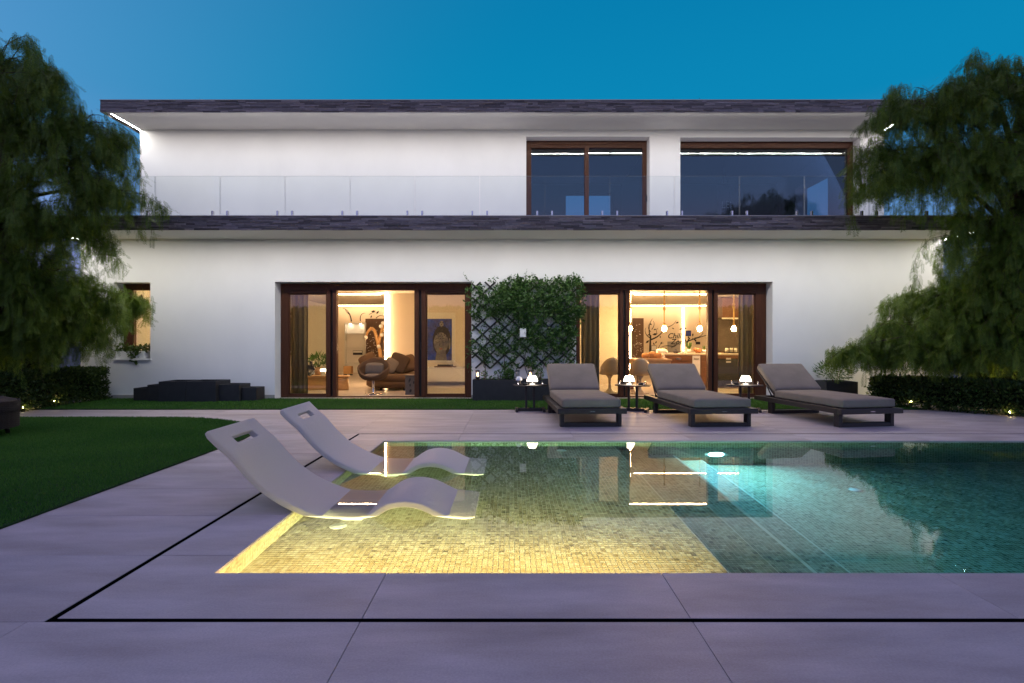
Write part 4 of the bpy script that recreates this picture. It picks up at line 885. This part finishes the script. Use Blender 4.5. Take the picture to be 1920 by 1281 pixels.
def lettering(name, label, rows, y, size, m, shear=.25, loc=None, cat='lettering', rot=(PI/2, 0, 0)):
    r = thing(name, label, cat, loc or (rows[0][1], y, rows[0][2]))
    for txt, x_, z_ in rows:
        c = bpy.data.curves.new('letters', 'FONT'); c.body = txt; c.size = size; c.shear = shear; c.offset = .004; t = bpy.data.objects.new('letters', c)
        me = bpy.data.meshes.new_from_object(t); me.materials.append(MT[m]); o = bpy.data.objects.new('letters', me); COL.objects.link(o); o.parent = r
        o.location = (x_-r.location.x, 0, z_-r.location.z); o.rotation_euler = rot; bpy.data.objects.remove(t)
    return r
lettering('wall_lettering', 'black script words Chill Zone on the kitchen wall', [('Chill', PX(1251,20.58), PZ(634.5,20.58)), ('Zone', PX(1257,20.58), PZ(645.5,20.58))], 20.58, .27, 'ink', .3)
def frame_pic(label, px0, px1, py0, py1, Y, m, fm='ink', depth=.03, pad=.12):
    a, c, z1, z0 = PX(px0, Y), PX(px1, Y), PZ(py0, Y), PZ(py1, Y); r = thing('picture', label, 'picture', ((a+c)/2, Y, z0)); w = (c-a)/2; h = z1-z0
    MB().box(-w, w, 0, depth, 0, h).build('frame', fm, r, bevel=.003); MB().box(-w*(1-pad), w*(1-pad), -.004, -.0005, h*pad*.6, h*(1-pad*.6)).build('print', m, r); return r
frame_pic('small dark framed picture right of the lettering', 1286, 1296, 620, 630.5, 20.56, 'picture_blue'); frame_pic('small pale framed picture at the foot of the tree decal', 1221, 1231, 648, 658, 20.56, 'print_white'); frame_pic('tiny dark picture above the orange ornament', 1305, 1313, 641, 646, 20.56, 'picture_dark')
frame_pic('plain grey panel behind the lettering', 1251.5, 1276, 640.5, 662, 20.589, 'plinth', 'plinth', .01)
# large painted face, flat on its board
Y = 15.13; a, c, z1, z0 = PX(799, Y), PX(847, Y), PZ(598, Y), PZ(675.5, Y); cx, w, h = (a+c)/2, (c-a)/2, z1-z0
r = thing('painting', 'large blue and gold painting of a serene face on the living room wall', 'painting', (cx, Y, z0))
MB().box(-w-.03, w+.09, .03, .065, -.06, h+.17).build('mount_board', 'interior_pale', r); MB().box(-w, w, 0, .029, 0, h).build('canvas', 'picture_blue', r, bevel=.003)
def oval(b, x_, z_, rx, rz, y, n=24, pw=1.): b.add([(x_+rx*math.cos(t), y, z_+rz*math.sin(t)*(pw if math.sin(t) < 0 else 1)) for t in [2*PI*i/n for i in range(n)]], [tuple(range(n))]); return b
oval(MB(), .08, .47*h, .25, .40, -.002, pw=1.05).build('hair_print', 'picture_dark', r); MB().add([(-.10,-.003,0),(.22,-.003,0),(.17,-.003,.28),(-.05,-.003,.28)], [(0,1,2,3)]).build('neck_print', 'picture_gold', r)
oval(MB(), .055, .43*h, .195, .27, -.005, pw=1.12).build('face_print', 'picture_gold', r)
b = MB(); oval(b, .07, .88*h, .055, .08, -.004); oval(b, .285, .40*h, .03, .15, -.004); b.build('crown_print', 'picture_gold', r)
b = MB()
for k in range(40): t = 2*PI*k/40; oval(b, .07+(.13+.05*(k%2))*math.cos(t), .72*h+(.10+.06*(k%3))*math.sin(t), .014, .016, -.007, 8)
for s, ex in ((-1, -.035), (1, .135)):
    b.ribbon([(ex-.055+.11*i/10, .455*h-.028*math.sin(PI*i/10)) for i in range(11)], .010, .010, -.008, .001); b.ribbon([(ex-.06+.12*i/10, .50*h+.03*math.sin(PI*i/10)) for i in range(11)], .012, .008, -.008, .001)
b.ribbon([(.03, .47*h), (.028, .39*h), (.015, .345*h), (.05, .335*h), (.085, .345*h)], .010, .012, -.008, .001); b.build('line_print', 'picture_dark', r)
b = MB(); oval(b, .05, .285*h, .048, .018, -.009); oval(b, .05, .268*h, .042, .02, -.009); b.build('lip_print', 'picture_lip', r)
# sideboard under the painting, egg chair, round sofa, pillows, carved box
r = thing('sideboard', 'low pale sideboard under the painted face', 'sideboard', (-1.75, 14.7, .005)); MB().box(-.75, .75, 0, .42, .10, .44).build('body', 'interior_pale', r, bevel=.006); MB().box(-.78, .78, -.02, .44, .441, .47).build('top', 'white_gloss', r, bevel=.004)
for s in (-1, 1): MB().box(s*.6-.03, s*.6+.03, .05, .38, 0, .099).build('foot', 'black_lacquer', r)
r = thing('tray', 'dark tray on the low sideboard', 'tray', (-1.75, 14.85, .476)); MB().box(-.28, .28, -.12, .12, 0, .03).build('board', 'brown_panel', r, bevel=.008); MB().box(-.2, .2, -.08, .08, .031, .07).build('books', 'picture_dark', r, bevel=.004)
Y = 12.25; r = thing('egg_chair', 'tan bucket swivel chair on a chrome pedestal in the living room doorway', 'chair', (PX(700, Y), Y, .005)); b = MB(); n, k = 28, 9; V = []
for i in range(k):
    t = i/(k-1)
    for j in range(n):
        p = 2*PI*j/n; bk = .5+.5*math.sin(p); rr_ = .10+.24*math.sin(t*PI/2); rim = .30+t*t*(.10+.16*abs(math.cos(p))**2*(1-bk)+.40*bk**1.6); V.append((rr_*math.cos(p)*1.02, rr_*math.sin(p)*.9+.03, rim if i else .30))
b.add(V, [(i*n+j, i*n+(j+1)%n, (i+1)*n+(j+1)%n, (i+1)*n+j) for i in range(k-1) for j in range(n)], True); o = b.build('shell', 'sofa', r); md = o.modifiers.new('s', 'SOLIDIFY'); md.thickness = .03
MB().lathe([(.0001,0),(.20,0),(.20,.008),(.05,.025),(.028,.04),(.028,.30),(.10,.305),(.0001,.306)], 24).build('pedestal', 'steel', r)
MB().cushion(.40, .12, .24, .05, .03, Matrix.Translation((0, .12, .54)) @ Matrix.Rotation(-.3, 4, 'X')).build('cushion', 'pillow_grey', r); MB().cushion(.40, .36, .10, .05, .02, Matrix.Translation((0, .02, .38))).build('seat_pad', 'pillow_grey', r)
r = thing('round_sofa', 'round brown sofa behind the bucket chair', 'sofa', (-2.80, 13.75, .005)); MB().lathe([(.0001,.06),(.66,.06),(.72,.10),(.72,.20),(.705,.21),(.72,.22),(.72,.34),(.68,.39),(.0001,.40)], 44).build('seat', 'sofa', r)
b = MB(); n = 30
for i in range(n):
    t0, t1 = PI*(.02+.96*i/n), PI*(.02+.96*(i+1)/n)
    for rr0, rr1, za, zb in ((.72,.56,.40,.60),): b.add([(rr0*math.cos(t0),rr0*math.sin(t0),za),(rr0*math.cos(t1),rr0*math.sin(t1),za),(rr0*math.cos(t1),rr0*math.sin(t1),zb),(rr0*math.cos(t0),rr0*math.sin(t0),zb),(rr1*math.cos(t0),rr1*math.sin(t0),za),(rr1*math.cos(t1),rr1*math.sin(t1),za),(rr1*math.cos(t1),rr1*math.sin(t1),zb),(rr1*math.cos(t0),rr1*math.sin(t0),zb)], [(0,1,2,3),(5,4,7,6),(3,2,6,7)], True)
b.build('backrest', 'sofa', r)
for k in range(6): t = 2*PI*k/6; MB().lathe([(.03,0),(.03,.06)], 8, (.55*math.cos(t), .55*math.sin(t), 0)).build('foot', 'black_lacquer', r)
for lab, px_, py_, Y, sz, rt, m_ in (('dark brown pillow standing highest on the round sofa', 747, 687, 13.35, .44, .35, 'pillow_dark'), ('brown pillow at the right of the round sofa', 764, 692, 13.45, .40, -.3, 'sofa'), ('patterned pale pillow behind the chair arm', 732, 694, 13.30, .34, .5, 'pillow_grey'), ('tan pillow on the left of the round sofa', 692, 680, 13.6, .42, -.5, 'sofa')):
    x_, y_, z_ = at(px_, py_, Y); o = MB().cushion(sz, .13, sz, .06, .02, Matrix.Rotation(-.25, 4, 'X') @ Matrix.Rotation(rt, 4, 'Y')).build('pillow', m_); o.location = (x_, y_, max(z_, .405+sz*.52)); tag(o, lab, 'pillow', 'pillows on the round sofa')
r = thing('side_box', 'carved pale side table with a black leaf pattern beside the sofa', 'side table', (PX(776, 12.3), 12.3, .005)); MB().box(-.16, .16, -.16, .16, 0, .40).build('body', 'pillow_grey', r, bevel=.006)
MB().box(-.18, .18, -.18, .18, .401, .425).build('top', 'pillow_grey', r, bevel=.004)
for k in range(9): rr = random.Random(k); b = oval(MB(), rr.uniform(-.1,.1), rr.uniform(.05,.34), .016, .034, -.1625, 8); b.build('carving', 'ink', r)
# console, plant, lamp, seated figurine, log stool, crate, picture on the side wall
r = thing('console', 'low wooden console behind the left pane of the living room', 'console', (PX(598, 13.6), 13.6, .005)); MB().box(-.30, .34, -.2, .2, .0, .30).build('body', 'oak', r, bevel=.006); MB().box(-.34, .38, -.24, .24, .301, .33).build('top', 'oak', r, bevel=.004)
shrub('potted_plant', 'leafy green plant on the console behind the left pane', (PX(597, 13.75), 13.75, .50), .30, .20, 160, (.11,.04), None); bpy.data.objects['potted_plant'].location.z = .53
MB().lathe([(.0001,-.195),(.08,-.195),(.10,0),(.0001,0)], 14).build('pot', 'oak', bpy.data.objects['potted_plant'])
r = thing('cube_lamp', 'small glowing white lamp on the console', 'lamp', (PX(607, 13.45), 13.45, .335)); MB().box(-.05, .05, -.05, .05, 0, .10).build('base', 'steel', r); MB().lathe([(.03,.101),(.085,.11),(.075,.16),(.0001,.165)], 14).build('lamp_shade', 'lamp_glow', r)
r = thing('seated_figurine', 'black seated figurine leaning on the console behind the glass', 'figurine', (PX(583, 13.3), 13.3, .33)); bm_ = bpy.data.meshes.new('body')
vs = [(0,0,.06),(0,.02,.16),(0,.03,.26),(0,.02,.31),(0,0,.37),(.07,-.03,.24),(.11,-.08,.15),(-.07,-.03,.24),(-.11,-.08,.15),(.06,-.08,.06),(.08,-.22,.08),(.08,-.30,.03),(-.06,-.08,.06),(-.08,-.20,.10),(-.08,-.28,.03)]
bm_.from_pydata(vs, [(0,1),(1,2),(2,3),(3,4),(2,5),(5,6),(2,7),(7,8),(0,9),(9,10),(10,11),(0,12),(12,13),(13,14)], []); o = bpy.data.objects.new('body', bm_); COL.objects.link(o); o.parent = r; bm_.materials.append(MT['black_lacquer'])
sk = o.modifiers.new('skin', 'SKIN'); o.modifiers.new('sub', 'SUBSURF').levels = 2
for i, rd in enumerate((.07,.065,.06,.03,.055,.032,.022,.032,.022,.045,.032,.022,.045,.032,.022)): bm_.skin_vertices[0].data[i].radius = (rd, rd)
bm_.skin_vertices[0].data[0].use_root = True
r = thing('log_stool', 'pale log stool on the floor inside the living room door', 'stool', (PX(640, 13.4), 13.4, .005)); MB().lathe([(.0001,0),(.17,0),(.18,.05),(.165,.20),(.175,.29),(.0001,.30)], 18).build('log', 'oak', r); MB().lathe([(.0001,.301),(.20,.301),(.20,.34),(.0001,.34)], 18).build('seat', 'oak', r)
r = thing('wheeled_crate', 'small wooden crate on wheels in front of the lit cabinet', 'crate', (PX(653, 19.0), 19.0, .005)); MB().box(-.13, .13, -.12, .12, .06, .32).build('box', 'oak', r, bevel=.004)
for s in (-1, 1):
    for q in (-1, 1): MB().ball((s*.1, q*.09, .03), .03, n=8, m=6).build('wheel', 'black_lacquer', r)
r = thing('picture', 'dark framed picture on the side wall behind the left pane', 'picture', (-6.478, 16.6, .75)); MB().box(.0, .03, -.55, .55, 0, 1.25).build('frame', 'ink', r); MB().box(.0301, .034, -.48, .48, .08, 1.17).build('print', 'print_white', r); MB().box(.0345, .037, -.2, .25, .12, 1.1).build('figure_print', 'picture_dark', r)
# --- curtains
def curtain(label, px0, px1, Y):
    a, c = PX(px0, Y), PX(px1, Y); n = 60; r = thing('curtain', label, 'curtain', ((a+c)/2, Y, .02)); w = c-a; b = MB(); V = []
    for i in range(n+1): t = i/n; V += [(-w/2+w*t, .035*math.sin(t*w*62)+.01*math.sin(t*17), 0), (-w/2+w*t, .03*math.sin(t*w*62), 2.40)]
    b.add(V, [(2*i, 2*i+2, 2*i+3, 2*i+1) for i in range(n)], True); o = b.build('cloth', 'curtain', r); md = o.modifiers.new('s', 'SOLIDIFY'); md.thickness = .004
    MB().tube([(-w/2-.05, 0, 2.41), (w/2+.05, 0, 2.41)], .012, 8).build('rail', 'steel', r)
curtain('sheer tan curtain at the hedge-side edge of the living room door', 546, 577, 11.9); curtain('sheer tan curtain at the trellis edge of the kitchen door', 1090, 1123, 11.9); curtain('sheer tan curtain at the lounger-side edge of the kitchen door', 1385, 1416, 11.9)
# --- kitchen: island with drawer fronts
Y = 14.0; IX0, IX1 = PX(1246, Y), 6.9; r = thing('kitchen_island', 'dark wood kitchen island with pale worktop and white drawer panels', 'kitchen island', (4.8, Y, .005)); ox = 4.8
MB().box(IX0-ox+.01, IX1-ox, .012, .85, .0, .806).build('carcass', 'walnut', r); MB().box(IX0-ox-.03, IX1-ox, -.03, .9, .807, .85).build('worktop', 'worktop', r, bevel=.004)
def front(px0, px1, py0, py1, m_, hd=True):
    a, c, z1, z0 = PX(px0, Y)-ox, PX(px1, Y)-ox, min(PZ(py0, Y), .80), max(PZ(py1, Y), .02); o = MB().box(a+.004, c-.004, -.012, .011, z0+.004, z1-.004).build('drawer', m_, r, bevel=.003)
    if hd: MB().box((a+c)/2-.06, (a+c)/2+.06, -.035, -.0125, z1-.10, z1-.06).build('handle', 'steel', o)
front(1247, 1297, 664, 677, 'walnut'); front(1253, 1293, 683, 736, 'white_gloss'); front(1298, 1313, 664, 736, 'white_gloss'); front(1314, 1345, 664, 677, 'walnut'); front(1314, 1345, 678, 736, 'walnut'); front(1346, 1384, 664, 672, 'walnut'); front(1346, 1384, 673, 736, 'oven')
front(1385, 1420, 664, 736, 'walnut')
for lab, px_ in (('rope pendant with a bare glowing bulb over the dining table edge', 1181), ('rope pendant with a bare glowing bulb left of the lettering', 1245.5), ('rope pendant with a bare glowing bulb over the island, right of the lettering', 1312), ('rope pendant with a bare glowing bulb behind the narrow right pane', 1376)):
    x_ = PX(px_, 14.2); r = thing('pendant_lamp', lab, 'pendant lamp', (x_, 14.2, 1.43), 0, 'rope pendants in the kitchen'); MB().tube([(0,0,.19), (0,0,1.018)], .016, 7).build('rope', 'rope', r); MB().lathe([(.026,.12),(.028,.19),(.012,.20)], 12).build('socket', 'rope', r)
    for z_ in (.52+.1*(px_ % 3)/3, .66): MB().ball((0,0,z_), .036, .036, .045, 10, 6).build('knot', 'rope', r)
    MB().lathe([(.0001,-.03),(.035,-.02),(.058,.025),(.048,.075),(.024,.115),(.0001,.12)], 16).build('bulb', 'bulb_glow', r)
r = thing('dining_table', 'thick pine dining table inside the kitchen door', 'table', (PX(1218, 13.2), 13.2, .005)); MB().box(-.42, .40, -.45, .45, .70, .745).build('table_top', 'oak', r, bevel=.004); MB().box(-.40, .38, -.42, .42, .61, .699).build('apron', 'oak', r)
for s in (-1, 1):
    for q in (-1, 1): MB().box(s*.34-.04, s*.34+.04, q*.36-.04, q*.36+.04, 0, .609).build('leg', 'walnut', r)
def tulip(label, px_, Y, rz):
    r = thing('tulip_chair', label, 'chair', (PX(px_, Y), Y, .005), rz, 'smoky tulip chairs at the dining table'); b = MB(); n, k = 26, 12; V = []
    for i in range(k):
        t = i/(k-1)
        for j in range(n):
            p = 2*PI*j/n; bk = max(0, -math.sin(p)); zz = .40+t**2.2*(.05+.35*bk**.7); rx = .05+.18*math.sin(min(1, t*1.4)*PI/2)*(1-.22*max(0, zz-.62)/.18); V.append((rx*math.cos(p), (.05+.19*math.sin(min(1, t*1.3)*PI/2))*math.sin(p), zz))
    b.add(V, [(i*n+j, i*n+(j+1)%n, (i+1)*n+(j+1)%n, (i+1)*n+j) for i in range(k-1) for j in range(n)], True); o = b.build('shell', 'chair_shell', r); md = o.modifiers.new('s', 'SOLIDIFY'); md.thickness = .012
    MB().lathe([(.0001,0),(.20,0),(.20,.008),(.09,.03),(.035,.10),(.025,.2),(.03,.32),(.08,.395),(.0001,.40)], 22).build('pedestal', 'chair_shell', r); return r
tulip('smoky tulip chair behind the left kitchen pane', 1143, 12.6, .1); tulip('smoky tulip chair in the open kitchen doorway', 1200, 12.35, -.15)
Tz = .752
r = thing('bread_board', 'board of bread loaves on the pine table', 'bread', (PX(1222, 13.0), 13.0, Tz)); MB().box(-.25, .25, -.14, .14, 0, .02).build('board', 'oak', r, bevel=.004)
for x_, y_, s in ((-.14,0,.07), (.02,.03,.09), (.14,-.02,.075)): MB().cushion(.17, .12, s*1.4, .035, .02, Matrix.Translation((x_, y_, .022+s*.7))).build('loaf', 'bread', r)
Iz = .856
def pot(name, label, px_, Y, rad, h, m_='print_white', z=Iz, cat='pot', plant=None):
    r = thing(name, label, cat, (PX(px_, Y), Y, z)); MB().lathe([(.0001,0),(rad*.8,0),(rad,h*.6),(rad*.95,h),(rad*.8,h*.98),(.0001,h*.8)], 14).build('pot', m_, r)
    if plant: P = RNG.normal(0, 1, (plant[0], 3)); P = P/np.linalg.norm(P, axis=1)[:, None]*[plant[1]*.3, plant[1]*.3, plant[1]*.3]; P[:, 2] += h+plant[1]*.25; npmesh('foliage', leaves(len(P), P, plant[1], plant[1]*.22, D=P*[1,1,.4]+[0,0,.1]), 4, 'vine_leaf', r, 'stuff', RNG.uniform(.5, 1, len(P)))
    return r
pot('flower_pot', 'white pot with a spiky lime plant on the island', 1292, 14.4, .055, .09, plant=(50, .13)); pot('flower_pot', 'small white pot with a dark cactus on the island', 1281, 14.3, .04, .06, plant=(30, .05)); pot('flower_pot', 'small pale pot with a green cactus beside the white cake box', 1249, 14.3, .045, .06, plant=(30, .05)); pot('flower_pot', 'white pot at the right of the orange ornament', 1320, 14.4, .05, .085, plant=(14, .08))
r = thing('ornament', 'orange clay ornament on the island', 'ornament', (PX(1309, 14.4), 14.4, Iz)); MB().ball((0,0,.065), .09, .06, .065).build('body', 'terracotta', r); MB().ball((-.08,0,.085), .045).build('head', 'terracotta', r)
for s in (-1, 1): MB().lathe([(.022,0),(.022,.05)], 8, (s*.045,0,0)).build('foot', 'terracotta', r)
r = thing('cake_box', 'white oblong box at the end of the island', 'box', (PX(1236, 14.0)+.15, 14.35, Iz)); MB().cushion(.24, .16, .10, .03, .01, Matrix.Translation((0,0,.053))).build('box', 'print_white', r)
r = thing('round_bowl', 'dark round bowl on the island below the lettering', 'bowl', (PX(1267, 14.3), 14.3, Iz)); MB().lathe([(.0001,0),(.05,0),(.075,.045),(.06,.09),(.052,.09),(.06,.045),(.0001,.012)], 18).build('bowl', 'picture_dark', r)
r = thing('jar_rack', 'wire rack of glass jars on the island behind the right pane', 'rack', (PX(1371, 14.3), 14.3, Iz)); MB().box(-.17, .17, -.07, .07, 0, .02).build('tray', 'metal_dark', r)
for k in range(3): j = MB().lathe([(.0001,.021),(.04,.021),(.042,.11),(.03,.13)], 14, (-.11+.11*k, 0, 0)).build('jar', 'bowl_glass', r); MB().lathe([(.034,.131),(.034,.15),(.0001,.152)], 12, (-.11+.11*k, 0, 0)).build('lid', 'metal_dark', j)
r = thing('tall_cabinet', 'tall dark wood wall cabinet behind the right kitchen pane', 'cabinet', (PX(1374, 16.5), 16.5, .005)); MB().box(-.30, .42, 0, .45, 1.85, 2.43).build('cupboard', 'walnut', r); MB().box(-.30, .42, 0, .45, 0, .85).build('base', 'walnut', r); MB().box(-.28, .40, .38, .44, .851, 1.849).build('back_panel', 'pillow_grey', r); MB().box(-.30, .42, .02, .06, 1.80, 1.845).build('shelf', 'interior_pale', r)
# --- upper room: hanging punch bag, a low shelf
r = thing('punch_bag', 'dark punch bag with white letters hanging behind the wide upper window', 'punch bag', (PX(1357.5, 15.3), 15.3, 4.0)); MB().lathe([(.0001,0),(.17,0),(.18,.03),(.18,1.30),(.16,1.36),(.0001,1.37)], 26).build('bag', 'bag_leather', r)
for k in range(3): t = 2*PI*k/3; MB().tube([(.14*math.cos(t), .14*math.sin(t), 1.36), (0, 0, 1.75)], .008, 5).build('chain', 'steel', r)
MB().tube([(0,0,1.75), (0,0,2.04)], .01, 5).build('hook', 'steel', r)
c = bpy.data.curves.new('letters', 'FONT'); c.body = 'LEO'; c.size = .22; c.align_x = 'CENTER'; t = bpy.data.objects.new('letters', c); me = bpy.data.meshes.new_from_object(t); me.materials.append(MT['print_white'])
bm = bmesh.new(); bm.from_mesh(me); bmesh.ops.subdivide_edges(bm, edges=bm.edges, cuts=2)
for v_ in bm.verts: a = v_.co.x/.184+.35; v_.co = Vector((.184*math.sin(a), -.184*math.cos(a), v_.co.y*1.25))
bm.to_mesh(me); bm.free(); o = bpy.data.objects.new('letters', me); COL.objects.link(o); o.parent = r; o.location = (0, 0, .72); bpy.data.objects.remove(t)
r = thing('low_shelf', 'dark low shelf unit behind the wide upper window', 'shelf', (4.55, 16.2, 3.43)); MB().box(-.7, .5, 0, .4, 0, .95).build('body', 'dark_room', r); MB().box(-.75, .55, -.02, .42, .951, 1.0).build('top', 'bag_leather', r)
